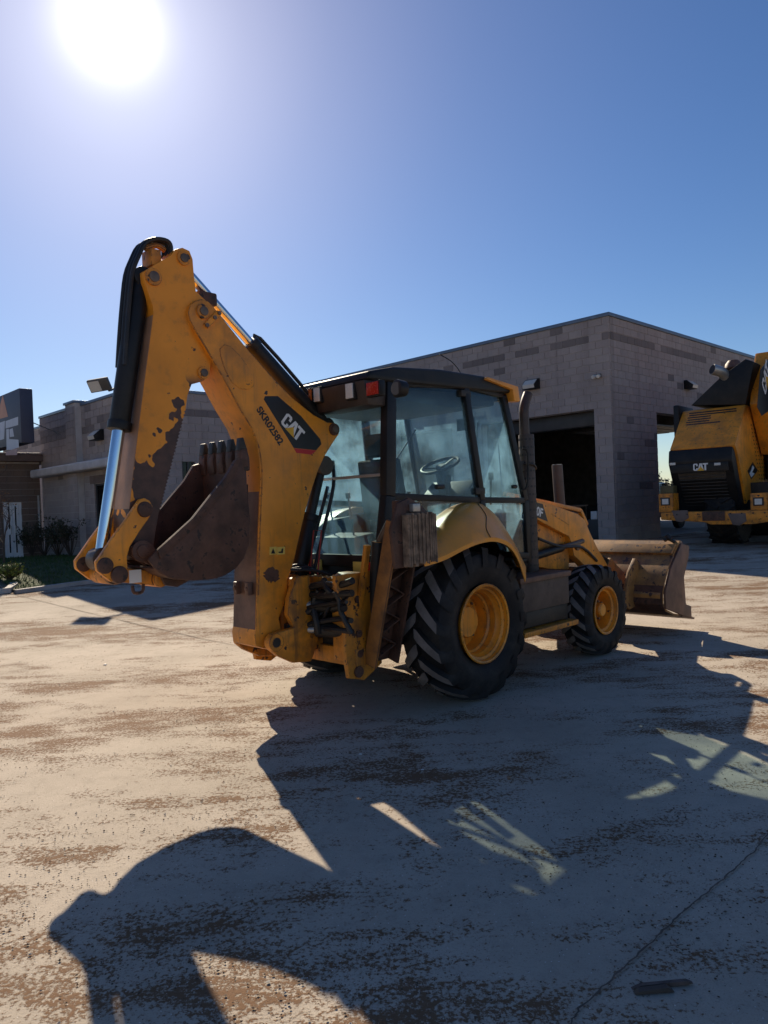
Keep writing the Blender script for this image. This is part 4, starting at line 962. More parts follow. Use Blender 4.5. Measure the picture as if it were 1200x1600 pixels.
pr = [(-2.2, .45), (-2.2, .95), (-1.9, 1.0), (-1.1, 1.05), (1.9, 1.02), (2.2, .9), (2.2, .42)]
fr.prism(pr, -.85, .85); fr.v = [tuple(Mw @ Vector(p)) for p in fr.v]
cb.prism([(-1.1, 1.05), (-.6, 1.62), (.6, 1.66), (1.1, 1.03)], -.75, .75); cb.v = [tuple(Mw @ Vector(p)) for p in cb.v]
parts = [('body', fr, M_black, .08), ('cabin', cb, M_glass_b, .05)]
for x in (-1.4, 1.35):
    for y in (-.82, .82):
        q = MB().cyl(Mw @ Vector((x, y-.1, .36)), Mw @ Vector((x, y+.1, .36)), .36, n=24); parts.append(('wheel', q, M_rubber, .03))
world_thing('parked_car', 'dark car parked inside the workshop behind the open bay', 'car', Mw.translation, parts)
Mw = WM(9.5, 7.5); q = MB(); leg = []
q.box((-1.2, -.4, .85), (1.2, .4, .92), Mw); parts = [('bench_top', q, M_tan, .01)]
for x in (-1.1, 1.1):
    for y in (-.32, .32):
        t = MB().box((x-.04, y-.04, 0), (x+.04, y+.04, .85), Mw); parts.append(('leg', t, M_steel_d, 0))
world_thing('workbench', 'dark workbench deep inside the workshop', 'workbench', Mw.translation, parts)
c3 = at_depth(930.5, 805, 21.6); b = MB().box((-.10, -.10, -.12), (.10, .10, .12), frame(c3, u_, v_, ZU)); o = b.build('pale_box', M_white, None, bevel=.01)
o.data.transform(Matrix.Translation(-c3)); o.location = c3; tag(o, 'small white box on a stand just inside the workshop bay', 'box')
b = MB().box((-.2, -.2, -c3.z+BZ+.014), (.2, .2, -.121), frame(Vector((0, 0, 0)), u_, v_, ZU)); o = b.build('box_stand', M_steel_d, None, bevel=.01); o.location = c3; tag(o, 'dark steel stand carrying the small white box in the bay', 'stand')

# ---- office building on the left
O1 = at_depth(213, 614, 18.9); ztop = O1.z; O1.z = 0
tE = on_wall(62, 660, O1, v_)[0]; OB = .40
nr = int(round((ztop-OB)/CH)); ztop = OB+nr*CH
OF = empty('office_building', Matrix.Translation((O1.x, O1.y, OB)), 'low grey-brown block office with pale awning, glass doors and flat parapet', 'building')
OFI = Matrix.Translation((-O1.x, -O1.y, -OB))
def opart(b, name, m, parent=None, **k):
    o = b.build(name, m, None, **k); o.data.transform(OFI); o.parent = parent or OF; return o
wa, wz1 = on_wall(186, 752, O1, v_); wb_, wz0 = on_wall(151, 832, O1, v_)
wa = max(wa, .5)
sa, sz1 = on_wall(284, 717, O1, u_); sb, sz0 = on_wall(306, 761, O1, u_)
holeF = [(wa, wb_, wz0, wz1)]; holeS = [(sa, sb, sz0, sz1)]
US = 9.6
b = MB(); holes_box(b, O1+u_*.005, v_, u_, .005, tE, OB-.3, ztop, holeF, .28); opart(b, 'front_wall', M_mortar)
b = MB(); holes_box(b, O1+v_*.005, u_, v_, .29, US, OB-.3, ztop, holeS, .28); opart(b, 'side_wall', M_mortar)
b = MB().box((.3, .3, ztop-.4), (US-.02, tE-.02, ztop-.25), frame(O1, u_, v_, ZU)); b.box((.3, tE-.3, OB), (US, tE-.01, ztop-.41), frame(O1, u_, v_, ZU)); b.box((3.0, .3, OB), (3.2, tE-.31, ztop-.41), frame(O1, u_, v_, ZU)); opart(b, 'roof_deck', M_inner)
b = MB(); b.box((-.04, -.04, ztop+.002), (.30, tE, ztop+.08), frame(O1, u_, v_, ZU)); opart(b, 'roof_coping', M_coping, bevel=.008)
b = MB(); b.box((.302, -.04, ztop+.002), (US, .30, ztop+.08), frame(O1, u_, v_, ZU)); opart(b, 'roof_coping', M_coping, bevel=.008)
bl = block_wall(O1, v_, u_, 0, tE, OB-.205, ztop, holeF, (2, 3)) + block_wall(O1, u_, v_, .065, US, OB-.205, ztop, holeS, (2,))
# pilaster with its own coping
pa = on_wall(127, 640, O1, v_)[0]; pb = on_wall(112, 640, O1, v_)[0]; Mp = frame(O1, v_, u_, ZU)
b = MB().box((pa, -.19, OB-.2), (pb, -.013, ztop+.09), Mp); PI_ = opart(b, 'pilaster', M_mortar)
b = MB().box((pa-.04, -.24, ztop+.092), (pb+.04, .30, ztop+.16), Mp); opart(b, 'roof_coping', M_coping, bevel=.006)
bl += block_wall(O1-u_*.195, v_, u_, pa+.004, pb-.004, OB-.205, ztop+.08, [])
lay_blocks(bl, OF, 300)
# awning band
z_a = on_wall(100, 737, O1, v_)[1]; ta = on_wall(72, 737, O1, v_)[0]
b = MB().box((.1, -.50, z_a-.12), (ta, -.014, z_a+.13), Mp); opart(b, 'awning', mat('pale_awning', (.48, .46, .47), .6, var=.15), bevel=.07, seg=4)
b = MB().box((wa-.15, -.03, wz1+.01), (wb_+.25, -.0125, wz1+.24), Mp); opart(b, 'window_lintel', M_tan)
def window(O, dv, iw, a, c, z0, z1, nx):
    M = frame(O, dv, iw, ZU); f = MB(); t = .05
    f.box((a, .03, z0), (c, .10, z0+t), M); f.box((a, .03, z1-t), (c, .10, z1), M)
    for i in range(nx+1):
        x = a+(c-a-t)*i/nx; f.box((x, .031, z0+t), (x+t, .099, z1-t), M)
    o = opart(f, 'window', M_steel_d)
    for i in range(nx):
        x = a+t+(c-a-t)*i/nx; g_ = MB().box((x, .06, z0+t), (x+(c-a-t)/nx-t, .066, z1-t), M); opart(g_, 'pane', M_glass_b, o)
window(O1, v_, u_, wa, wb_, wz0, wz1, 2); window(O1, u_, v_, sa, sb, sz0, sz1, 2)
# entry block: a wall that runs out towards the viewer along -u from the end of the front wall
E0 = O1+v_*on_wall(65.5, 800, O1, v_)[0]; E0.z = 0
L_e = 5.2
def ew(px, py): a, z = on_wall(px, py, E0, u_); return a, z
da, dz1 = ew(4.5, 784); dc, dz0 = ew(37, 873.5); na, nz1 = ew(58, 770); nc, nz0 = ew(65, 839); zc = ew(30, 722)[1]
he = [(da, dc, OB-.25, dz1), (na, min(nc, -.06), nz0, nz1)]
b = MB(); holes_box(b, E0+v_*.005, u_, v_, -L_e, -.02, OB-.35, zc, he, .25); opart(b, 'entry_wall', M_mortar)
eb = block_wall(E0, u_, v_, -L_e, -.02, OB-.205, zc, he); q = MB()
for p, ln, dv, iw, m in eb: q.box((0, -.012, 0), (ln-MJ, .05, CH-MJ), frame(p, dv, iw, ZU))
M_block_b = block_mat('brown_block', (.19, .13, .10), (.24, .165, .125)); tag(opart(q, 'entry_blocks', M_block_b), kind='stuff')
Me = frame(E0, u_, v_, ZU)
zc2 = ew(30, 711)[1]
b = MB().box((-L_e-.3, -.35, zc+.004), (.5, 3.0, zc2), Me); opart(b, 'entry_canopy', M_tan, bevel=.02)
b = MB().box((-L_e-.32, -.38, zc2+.003), (.52, 3.0, zc2+.05), Me); opart(b, 'canopy_edge', mat('pale_edge', (.42, .36, .34), .6), bevel=.01)
b = MB().box((-L_e, .26, OB-.3), (-.02, 2.9, OB+.01), Me); opart(b, 'entry_floor', M_conc)
b = MB().box((-L_e, 2.0, OB+.02), (-.02, 2.1, zc-.01), Me); opart(b, 'entry_back', M_inner)
M_alu = mat('white_door_frame', (.80, .79, .77), .45, var=.1)
wd_ = dc-da; zd0 = OB-.12 if dz0 < OB-.12 else dz0; fw_ = .075
fr = MB(); fr.box((da, .02, zd0), (da+fw_, .1, dz1), Me); fr.box((dc-fw_, .02, zd0), (dc, .1, dz1), Me); fr.box((da+fw_, .02, dz1-fw_), (dc-fw_, .1, dz1), Me); DR = opart(fr, 'double_door', M_alu)
mid = (da+dc)/2; hgt = dz1-zd0
for x0, x1 in ((da+fw_+.005, mid-.004), (mid+.004, dc-fw_-.005)):
    f = MB(); z0, z1 = zd0+.02, dz1-fw_-.006; st = .07
    f.box((x0, .03, z0), (x0+st, .08, z1), Me); f.box((x1-st, .03, z0), (x1, .08, z1), Me); f.box((x0+st, .03, z1-.07), (x1-st, .08, z1), Me); f.box((x0+st, .03, z0), (x1-st, .08, z0+.2), Me); f.box((x0+st, .03, z0+hgt*.42), (x1-st, .08, z0+hgt*.52), Me); opart(f, 'door_leaf', M_alu, DR)
    for a_, c_ in ((z0+.2, z0+hgt*.42), (z0+hgt*.52, z1-.07)):
        g_ = MB().box((x0+st, .05, a_), (x1-st, .056, c_), Me); opart(g_, 'pane', M_glass_b, DR)
b = MB()
for x in (mid-.07, mid+.07): b.tube([Me @ Vector((x, .03, zd0+hgt*.44)), Me @ Vector((x, -.03, zd0+hgt*.45)), Me @ Vector((x, -.03, zd0+hgt*.58)), Me @ Vector((x, .03, zd0+hgt*.59))], .012, n=7, smooth=0)
tag(opart(b, 'door_handle', M_silver, DR), kind='stuff')
g_ = MB().box((na+.03, .06, nz0), (min(nc, -.06)-.03, .066, nz1), Me); NW = opart(g_, 'narrow_window', M_glass_b)
f = MB(); x1 = min(nc, -.06)
for p, r in (((na, nz0), (na+.03, nz1)), ((x1-.03, nz0), (x1, nz1)), ((na+.03, nz0+.55*(nz1-nz0)*.5), (x1-.03, nz0+.55*(nz1-nz0)*.5+.06)), ((na+.03, nz0-.03), (x1-.03, nz0-.001))): f.box((p[0], .03, p[1]), (r[0], .1, r[1]), Me)
opart(f, 'window_frame', M_alu, NW)
# lower wing behind
W0 = O1+v_*(tE+.02)+u_*1.6; W0.z = 0; zw = on_wall(52, 672, W0, v_)[1]
b = MB().box((-1.0, 0, OB-.2), (9, .3, zw), frame(W0, v_, u_, ZU)); WG = opart(b, 'rear_wing', M_mortar)
b = MB().box((-1.0, -.04, zw+.002), (9, .33, zw+.08), frame(W0, v_, u_, ZU)); opart(b, 'wing_coping', M_coping, WG)
q = MB()
for p, ln, dv, iw, m in block_wall(W0, v_, u_, -.9, 9, OB-.2, zw, [], (2,)): q.box((0, -.012, 0), (ln-MJ, .05, CH-MJ), frame(p, dv, iw, ZU), mi=0 if m is M_block else 1)
tag(opart(q, 'wing_blocks', [M_block, M_block_d], WG), kind='stuff')
# ---- sign over the entry
S0 = at_depth(33, 660, 20.2); S0.z = 0
def sg(px, py): return on_wall(px, py, S0, v_)
sz_t = sg(31, 606)[1]; sz_b = zc2+.052
SG = empty('company_sign', Matrix.Translation(S0+ZU*sz_b), 'big navy sign with orange triangle and white letters over the entry canopy', 'sign'); SGI = Matrix.Translation(-(S0+ZU*sz_b))
def spart(b, nm, m, **k): o = b.build(nm, m, None, **k); o.data.transform(SGI); o.parent = SG; return o
Ms = frame(S0, v_, u_, ZU); s0 = sg(32.5, 660)[0]
b = MB().box((s0, 0, sz_b), (s0+4.4, .34, sz_t), Ms); spart(b, 'sign_panel', mat('navy_panel', (.045, .05, .085), .5, var=.12), bevel=.01)
def sp_poly(pts, nm, m, off=.004):
    P = [sg(*p) for p in pts]; b = MB().prism([(a, z) for a, z in P], -off, -.0005); b.v = [tuple(Ms @ Vector(p)) for p in b.v]; spart(b, nm, m)
M_sor = mat('sign_orange', (.50, .20, .10), .5, var=.1); M_swh = mat('sign_white', (.46, .48, .56), .5, var=.08); M_spk = mat('sign_pink', (.42, .27, .24), .5, var=.1)
sp_poly([(4.5, 617), (12.5, 651), (-6, 656)], 'sign_triangle', M_sor)
sp_poly([(9, 658), (28.5, 651), (28.5, 664), (9, 669.5)], 'sign_letter', M_swh)
sp_poly([(10, 671), (14, 670), (14.5, 686), (29, 687), (29.5, 699), (17, 703), (10.5, 703)], 'sign_letter', M_swh)
sp_poly([(15, 671), (20, 669), (22, 682), (15.5, 683)], 'sign_letter', M_swh)
sp_poly([(-12, 665), (8, 657.5), (6.5, 686), (-12, 691)], 'sign_letter', M_swh)
sp_poly([(9, 706), (27, 701), (27, 711), (9, 711.5)], 'sign_band', M_spk)
b = MB().bar(Ms @ Vector((s0+.1, .3, sz_t-.9)), Ms @ Vector((s0-.12, 1.0, sz_b+.25)), .025, .025); spart(b, 'sign_brace', M_steel_d)

# ---- wall lamps
def wall_pack(px, py, O, dv, iw, w_, h_, label):
    a, z = on_wall(px, py, O, dv); P = O+dv*a+ZU*z; M = frame(P, dv, iw, ZU)
    e = empty('wall_lamp', M, label, 'lamp', 'wall lamps on the buildings')
    b = MB(); b.prism([(-.012, -h_/2), (-.012, h_/2), (-.10, h_/2), (-.30, -h_/2*.2), (-.26, -h_/2)], -w_/2, w_/2); b.v = [(y, x, z) for x, y, z in b.v]; b.build('housing', M_black, e, bevel=.012)
    b = MB(); b.prism([(-.125, h_*.42), (-.30, -h_*.10), (-.27, -h_*.44), (-.262, -h_*.44), (-.292, -h_*.12), (-.118, h_*.40)], -w_*.44, w_*.44); b.v = [(y, x-.012, z) for x, y, z in b.v]; b.build('lens', M_lens, e)
wall_pack(834, 601, A0, v_, u_, .46, .30, 'black wall lamp with pale lens above the wide open workshop bay')
wall_pack(1072, 602, A0, u_, v_, .40, .28, 'small black wall lamp on the workshop wall beside the big yellow truck')
wall_pack(158, 680, O1, v_, u_, .44, .30, 'black wall lamp above the pale awning of the office')
a, z = on_wall(935, 588, A0, v_); P = A0+v_*a+ZU*z
world_thing('twin_floodlight', 'little pale twin floodlight fixed near the workshop corner', 'floodlight', P, [('base', MB().box((-.1, -.06, -.04), (.1, -.013, .06), frame(P, v_, u_, ZU)), M_grey, .006), ('head', MB().cyl(P-u_*.05+v_*.05, P-u_*.18+v_*.08-ZU*.03, .05, n=12), M_lens, .006), ('head', MB().cyl(P-u_*.05-v_*.05, P-u_*.18-v_*.08-ZU*.03, .05, n=12), M_lens, .006)])
# floodlight on a bent arm over the office parapet
a, z = on_wall(183, 622, O1, v_); P = O1+v_*a+ZU*(ztop+.08)+u_*.13
f0 = at_depth(170, 603, P.y-.5); h0 = at_depth(156, 600.5, P.y-.55)
FL = empty('flood_light', Matrix.Translation(P), 'grey flood light on a bent arm above the office roof edge', 'flood light'); FI = Matrix.Translation(-P)
b = MB().tube([P, P+ZU*.06+(f0-P)*.35, f0-ZU*.12, f0], .03, n=10); o = b.build('arm', M_grey, None); o.data.transform(FI); o.parent = FL
dx = Vector((-.95, .1, -.10)).normalized(); nrm = Vector((-.25, -.75, -.55)); nrm = (nrm-dx*nrm.dot(dx)).normalized(); Mh = frame(h0, dx, nrm, dx.cross(nrm))
b = MB().box((-.28, -.02, -.17), (.28, .09, .17), Mh); o = b.build('lamp_head', M_grey, None, bevel=.02); o.data.transform(FI); o.parent = FL
b = MB().box((-.04, .091, -.14), (.255, .098, .14), Mh); o = b.build('lens', M_lens, None); o.data.transform(FI); o.parent = FL

# ---- lawn, kerb, path, planting by the office
def Gg(px, py):
    z = 0
    for _ in range(12): p = G(px, py, z); z = gz(p.x, p.y)
    return Vector((p.x, p.y, z))
M_lawn = mat('lawn', (.045, .07, .018), .95, var=.45, vscale=3, dirt=(.10, .085, .035), dirt_amt=.6, dscale=2.2, bump=.5, bscale=40)
front = [Gg(24, 926), Gg(60, 921), Gg(110, 914), Gg(160, 908), Gg(230, 903)]
back = [E0+u_*-3.2+v_*-1.2, E0+u_*-1.6+v_*-1.0, O1+v_*5.5-u_*.1, O1+v_*2.5-u_*.1, O1-u_*.1-v_*.2]
rows = []
for t in np.linspace(0, 1, 10):
    r = []
    for f, k in zip(front, back):
        p = f.lerp(Vector((k.x, k.y, 0)), t); r.append((p.x, p.y, gz(p.x, p.y)+.03+.09*min(1, t*6)+.04*math.sin(t*3)))
    rows.append(r)
tag(MB().grid(rows).build('lawn', M_lawn, sharp=180), kind='structure')
b = MB(); r_ = random.Random(9)
for _ in range(7000):
    t = r_.random(); s = r_.random()*(len(front)-1.001); i = int(s); s -= i
    j = t*9; jj = min(8, int(j)); w_ = j-jj
    def rp_(a, c): return Vector(rows[a][c])
    p = (rp_(jj, i).lerp(rp_(jj, i+1), s)).lerp(rp_(jj+1, i).lerp(rp_(jj+1, i+1), s), w_)
    a = r_.random()*6.28; h_ = r_.uniform(.03, .08); d = Vector((math.cos(a), math.sin(a), 0))*.008
    q = p+Vector((r_.uniform(-.03, .03), r_.uniform(-.03, .03), h_)); b.add([p-d, p+d, q], [(0, 1, 2)])
M_blade = mat('grass_blade', (.06, .095, .02), .9, var=.4, vscale=5, bump=0)
o = tag(b.build('grass', M_blade, recalc=False), 'short green grass on the strip before the office', 'grass', kind='stuff')
def sweep_box(name, pts, wd, ht, m, z_off=0):
    b = MB(); L_ = [[], [], [], []]
    for i, p in enumerate(pts):
        d = (pts[min(i+1, len(pts)-1)]-pts[max(i-1, 0)]); d.z = 0; d.normalize(); n = Vector((-d.y, d.x, 0)); z = gz(p.x, p.y)+z_off
        for k, (s, h_) in enumerate(((-.5, -.05), (-.5, ht), (.5, ht), (.5, -.05))): q = p+n*wd*s; L_[k].append((q.x, q.y, z+h_))
    b.grid(L_); return b.build(name, m)
kp = [front[0].lerp(front[0]+Vector((-3, -.4, 0)), 1)]+[front[0]]
tag(sweep_box('kerb', [f+Vector((.02, -.06, 0)) for f in front], .14, .07, M_conc), kind='structure')
tag(sweep_box('kerb', [Gg(-60, 925), Gg(-10, 928), Gg(12, 926), Gg(22, 919), Gg(20, 913)], .14, .10, mat('pale_kerb', (.50, .46, .41), .85, var=.2)), kind='structure')
pth = [E0-u_*5.4-v_*1.1, E0-u_*.05-v_*1.0, E0-u_*.05+v_*.0, E0-u_*5.4+v_*.0]
b = MB().add([(p.x, p.y, .45-.03) for p in pth]+[(p.x, p.y, .2) for p in pth], [(0,1,2,3),(0,4,5,1),(1,5,6,2),(2,6,7,3),(3,7,4,0)]); tag(b.build('path', M_conc), kind='structure')
M_twig = mat('dry_twig', (.085, .06, .045), .9, var=.35); M_leaf = mat('dull_leaf', (.05, .055, .025), .8, var=.5, vscale=12); M_fl = mat('dry_leaf', (.30, .14, .05), .8, var=.4)
def leaf(b, p, s, r):
    d = Vector((r.gauss(0, 1), r.gauss(0, 1), r.gauss(0, .6))).normalized(); n = d.orthogonal().normalized()*s*.38
    b.add([p, p+d*s*.5+n, p+d*s, p+d*s*.5-n], [(0, 1, 2, 3)])
def shrub(base, H, Rr, ns, nl, seed, label, cat='shrub', group='shrubs along the office wall', mlf=None, lean=0):
    r = random.Random(seed); e = empty('shrub', Matrix.Translation(base), label, cat, group); st = MB(); lf = MB()
    for i in range(ns):
        a = r.random()*6.28; sp = r.uniform(.3, 1); tip = Vector((math.cos(a)*Rr*sp, math.sin(a)*Rr*sp, H*r.uniform(.55, 1)))
        midp = tip*.5+Vector((r.uniform(-.08, .08), r.uniform(-.08, .08), H*.08)); st.tube([(0, 0, 0), midp*.5, midp, tip], [.012, .004], n=5, smooth=2)
        for k in range(3):
            q = midp.lerp(tip, r.random()); t2 = q+Vector((r.gauss(0, .12), r.gauss(0, .12), r.uniform(.02, .22))); st.tube([q, t2], [.005, .002], n=4, smooth=0)
            for _ in range(nl//3+1): leaf(lf, q.lerp(t2, r.random()), r.uniform(.03, .075), r)
        for _ in range(nl): leaf(lf, midp.lerp(tip, r.random())+Vector((r.gauss(0, .03), r.gauss(0, .03), r.gauss(0, .03))), r.uniform(.03, .08), r)
    tag(st.build('stem', M_twig, e), kind='stuff'); tag(lf.build('foliage', mlf or M_leaf, e, recalc=False), kind='stuff')
    return e
def by_wall(px, out): a, z = on_wall(px, 850, O1, v_); p = O1+v_*a-u_*out; return Vector((p.x, p.y, gz(p.x, p.y)+.10))
for i, (px, H, R_, lab) in enumerate(((78, 1.0, .55, 'twiggy dark shrub by the office wall next to the narrow window'), (98, 1.25, .6, 'tall straggly shrub with upright twigs by the office wall'), (120, .95, .55, 'dark leafy shrub at the foot of the office pilaster'), (140, 1.15, .5, 'dull green shrub below the office window'))):
    shrub(by_wall(px, .55), H, R_, 22, 14, 20+i, lab)
b0 = Gg(15, 914); b0.z += .1; M_yg = mat('yellow_green_leaf', (.22, .24, .03), .8, var=.35, vscale=15)
shrub(b0, .28, .3, 30, 8, 44, 'sunlit yellow-green tuft beside the pale kerb', 'plant', None, M_yg)
# small bare tree before the doors
tb = at_depth(6, 880, 18.6); tb.z = gz(tb.x, tb.y)+.1
TR = empty('bare_tree', Matrix.Translation(tb), 'thin bare tree with a few dry leaves before the glass doors', 'tree'); st = MB(); lf = MB(); r = random.Random(31)
def branch(p, d, L_, rr, k):
    q = p+d*L_; m_ = p.lerp(q, .5)+Vector((r.gauss(0, .04), r.gauss(0, .04), 0)); st.tube([p, m_, q], [rr, rr*.6], n=5, smooth=2)
    if k == 0:
        for _ in range(2): leaf(lf, q+Vector((r.gauss(0, .05), r.gauss(0, .05), r.gauss(0, .05))), r.uniform(.03, .06), r)
        return
    for _ in range(3): branch(q if r.random() < .6 else m_, (d+Vector((r.gauss(0, .45), r.gauss(0, .45), r.gauss(.1, .3)))).normalized(), L_*.68, rr*.6, k-1)
branch(Vector((0, 0, 0)), Vector((0, 0, 1)), 1.05, .03, 4)
st.build('trunk', M_twig, TR); tag(lf.build('crown', M_fl, TR, recalc=False), kind='stuff')

# ---- the big truck with its hood tipped forward
ta_ = rad(40); tx = Vector((math.cos(ta_), -math.sin(ta_), 0)); ty = Vector((math.sin(ta_), math.cos(ta_), 0))
T0 = at_depth(1105, 770, 17.2); T0.z = gz(T0.x, T0.y); MT = frame(T0, tx, ty, ZU); MTI = MT.inverted()
DT = empty('dump_truck', MT, 'huge yellow dump truck with tipped hood parked before the workshop', 'dump truck')
_t = MTI @ CAM
def TY(px, py, y): d = MTI.to_3x3() @ ray(px, py); p = _t+d*((y-_t.y)/d.y); return p
def TXs(px, py, x): d = MTI.to_3x3() @ ray(px, py); p = _t+d*((x-_t.x)/d.x); return p
bl_ = TY(1032, 797, 0); br_x = 2.6; zb1 = TY(1110, 799, 0).z; zb0 = TY(1110, 815, 0).z
zz = TY(1034, 813, 0).z
bump_poly = [(bl_.x, zb1), (bl_.x, zb1-.18), (bl_.x+.12, zz), (bl_.x+1.0, zz-.06), (bl_.x+1.15, zz-.12), (br_x-1.6, zz-.12), (br_x-1.2, zz-.05), (br_x, zz), (br_x, zb1)]
b = MB().prism(bump_poly, 0, .45); BU = b.build('bumper', M_yel2, DT, bevel=.02)
for px, py in ((1063, 808), (1152, 813)):
    q = TY(px, py, 0); b = MB().prism([(q.x-.2, q.z+.16), (q.x+.18, q.z+.16), (q.x+.2, q.z-.02), (q.x+.05, q.z-.12), (q.x-.1, q.z-.1)], -.012, .0); b.build('tow_recess', M_tan, BU, bevel=.006)
q = TY(1115, 807, 0); b = MB().box((q.x-.25, -.015, q.z-.1), (q.x+.25, -.001, q.z+.12)); b.build('number_plate', M_rust, BU, bevel=.006)
for px in (1041, 1186):
    q = TY(px, 784, .1); b = MB().box((q.x-.17, .06, zb1+.002), (q.x+.17, .5, q.z+.20)); o = b.build('headlight_housing', M_yel2, DT, bevel=.015)
    b = MB().box((q.x-.11, .035, q.z-.09), (q.x+.11, .059, q.z+.1)); f = b.build('headlight', M_dark, o, bevel=.01); b = MB().box((q.x-.075, .028, q.z-.06), (q.x+.075, .034, q.z+.07)); b.build('lens', M_lens, o)
q = TY(1041, 768, .2); b = MB().box((q.x-.15, .2, q.z-.14), (q.x+.17, .5, q.z+.14)); b.build('side_step', mat('olive_paint', (.10, .08, .03), .6, var=.3), DT, bevel=.02)
# hood, tipped: profile (y, z) swept across
g0 = TY(1112, 806, 1.0); g1 = TY(1095, 722, .30); g1b = TY(1095, 700, .36); g2 = TY(1118, 637, 1.45); g3 = TY(1140, 563, 2.2)
xl = TY(1041, 712, .3).x; xr = TY(1146, 706, .3).x
def across(poly, x0, x1, nm, m, par, bev): b = MB().prism(poly, x0, x1); b.v = [(y, x, z) for x, y, z in b.v]; return b.build(nm, m, par, bevel=bev)
HD = across([(g0.y, g0.z), (g1.y, g1.z), (g1b.y, g1b.z), (3.4, g1b.z), (3.4, g0.z+.25), (g0.y+.1, g0.z)], xl+.03, xr-.03, 'grille_surround', M_black, DT, .06)
across([(g0.y-.03, g0.z+.12), (g1.y-.006+.05*(g0.y-g1.y), g1.z-.08), (g1.y+.05, g1.z-.08), (g0.y+.05, g0.z+.12)], xl+.22, xr-.22, 'grille', mat('grille_mesh', (.07, .055, .045), .7, var=.4, bump=.5, bscale=150), HD, .01)
n_sl = 12
for i in range(n_sl):
    t = .08+.84*i/n_sl; y = g0.y+(g1.y-g0.y)*t-.03; z = g0.z+.1+(g1.z-g0.z-.2)*t
    b = MB().box((xl+.24, y-.012, z), (xr-.24, y+.02, z+.018)); b.build('grille_slat', M_dark, HD)
across([(g1b.y-.012, g1b.z+.004), (g2.y, g2.z), (3.5, g2.z), (3.5, g1b.z-.9), (1.6, g1b.z-1.3), (g0.y+.35, g0.z+.35), (g0.y+.2, g0.z+.25), (g1b.y+.18, g1b.z-.15)], xl+.06, xr+.03, 'hood_panel', M_yel, DT, .05)
cp = [TY(*p_, 1.6) for p_ in ((1081, 634), (1167, 633), (1180, 566), (1166, 561), (1129, 588))]
MB().prism([(p_.x, p_.z) for p_ in cp], 1.5, 3.4).build('cowl', M_black, DT, bevel=.04)
across([(g2.y+.15, g2.z+.006), (g3.y+.12, g3.z+.10), (4.3, g3.z+.14), (4.3, g2.z-1.2), (2.6, g2.z-1.2)], xr+.062, xr+.45, 'hood_side', M_yel, DT, .04)
# vents: rows of small slots
Lh = Vector((0, g2.y-g1b.y, g2.z-g1b.z)).normalized(); nh = Vector((0, -Lh.z, Lh.y))
b = MB()
for r_i in range(6):
    for k in range(18 if r_i < 2 else (9 if r_i < 5 else 13)):
        c = Vector((xl+.28+k*(xr-xl-.42)/18+.02*(r_i % 2), g2.y, g2.z))-Lh*(.13+r_i*.09); M = frame(c-nh*.0, Vector((1, 0, 0)), Lh, nh); b.box((-.03, -.022, -.01), (.03, .022, .006), M)
tag(b.build('vent_slots', M_decal, DT), kind='stuff')
b = MB(); xs_ = xr+.03
for r_i in range(26):
    for k in range(7):
        p = TXs(1174+k*3.6+r_i*.95, 664+r_i*6.0, xs_); w_ = .02
        if p.y > 3.45: continue
        b.box((xs_-.004, p.y-.045, p.z-.018), (xs_+.004, p.y+.02, p.z+.018))
tag(b.build('side_vent_slots', M_decal, DT), kind='stuff')
# side decals
def side_poly(pts, x, nm, m, par): P = [TXs(*p, x) for p in pts]; b = MB().prism([(p.y, p.z) for p in P], x-.002, x+.003); b.v = [(y, xx, z) for xx, y, z in b.v]; return b.build(nm, m, par)
xd = xr+.45+.004
pl2 = side_poly([(1188, 578), (1204, 556), (1204, 640), (1190, 650), (1183, 636)], xd, 'name_plate', M_decal, DT)
P0 = TXs(1195, 626, xd+.004); P1 = TXs(1206, 560, xd+.004); xdir = (P1-P0).normalized(); nx_ = Vector((1, 0, 0)); ydir = nx_.cross(xdir)
logo(pl2, frame(P0+xdir*.15, xdir, ydir, nx_), .42, M_white, M_tri)
xs2 = xr+.034
dm = side_poly([(1176, 722), (1184, 735), (1174, 749), (1168, 736)], xs2, 'diamond_plate', M_decal, DT)
side_poly([(1176, 727), (1178.5, 731), (1175, 738), (1179, 740), (1174, 746), (1171, 740), (1174, 734)], xs2+.004, 'diamond_mark', M_white, dm)
q = TY(1084, 724, .28); q2 = TY(1098, 724, .28); hh = (q2.x-q.x)/2.0
ng = Vector((0, g1.y-g0.y, g1.z-g0.z)).normalized(); fdir = Vector((1, 0, 0)).cross(ng)
lb = Vector((q.x, g1.y-.012, g1.z-.16)); MB().box((xl+.10, g1.y-.004, g1.z-.24), (xr-.12, g1.y+.2, g1.z-.02)).build('badge_bar', M_black, HD, bevel=.02)
logo(HD, frame(Vector((q.x-.02, g1.y-.010, g1.z-.20)), Vector((1, 0, 0)), Vector((0, 0, 1)), Vector((0, -1, 0))), .17, M_white, M_tri)
for px in (1051, 1121):
    c = TY(px, 725, g1.y); b = MB().box((c.x-.07, g1.y-.014, c.z-.03), (c.x+.07, g1.y-.005, c.z+.03)); b.build('marker_lamp', M_lens, HD, bevel=.01)
# bolts
b = MB()
for i in range(14):
    x = bl_.x+.15+i*.24; b.cyl((x, -.016, zb1-.06), (x, .0, zb1-.06), .018, n=6)
tag(b.build('bumper_bolts', M_dark, BU), kind='stuff')
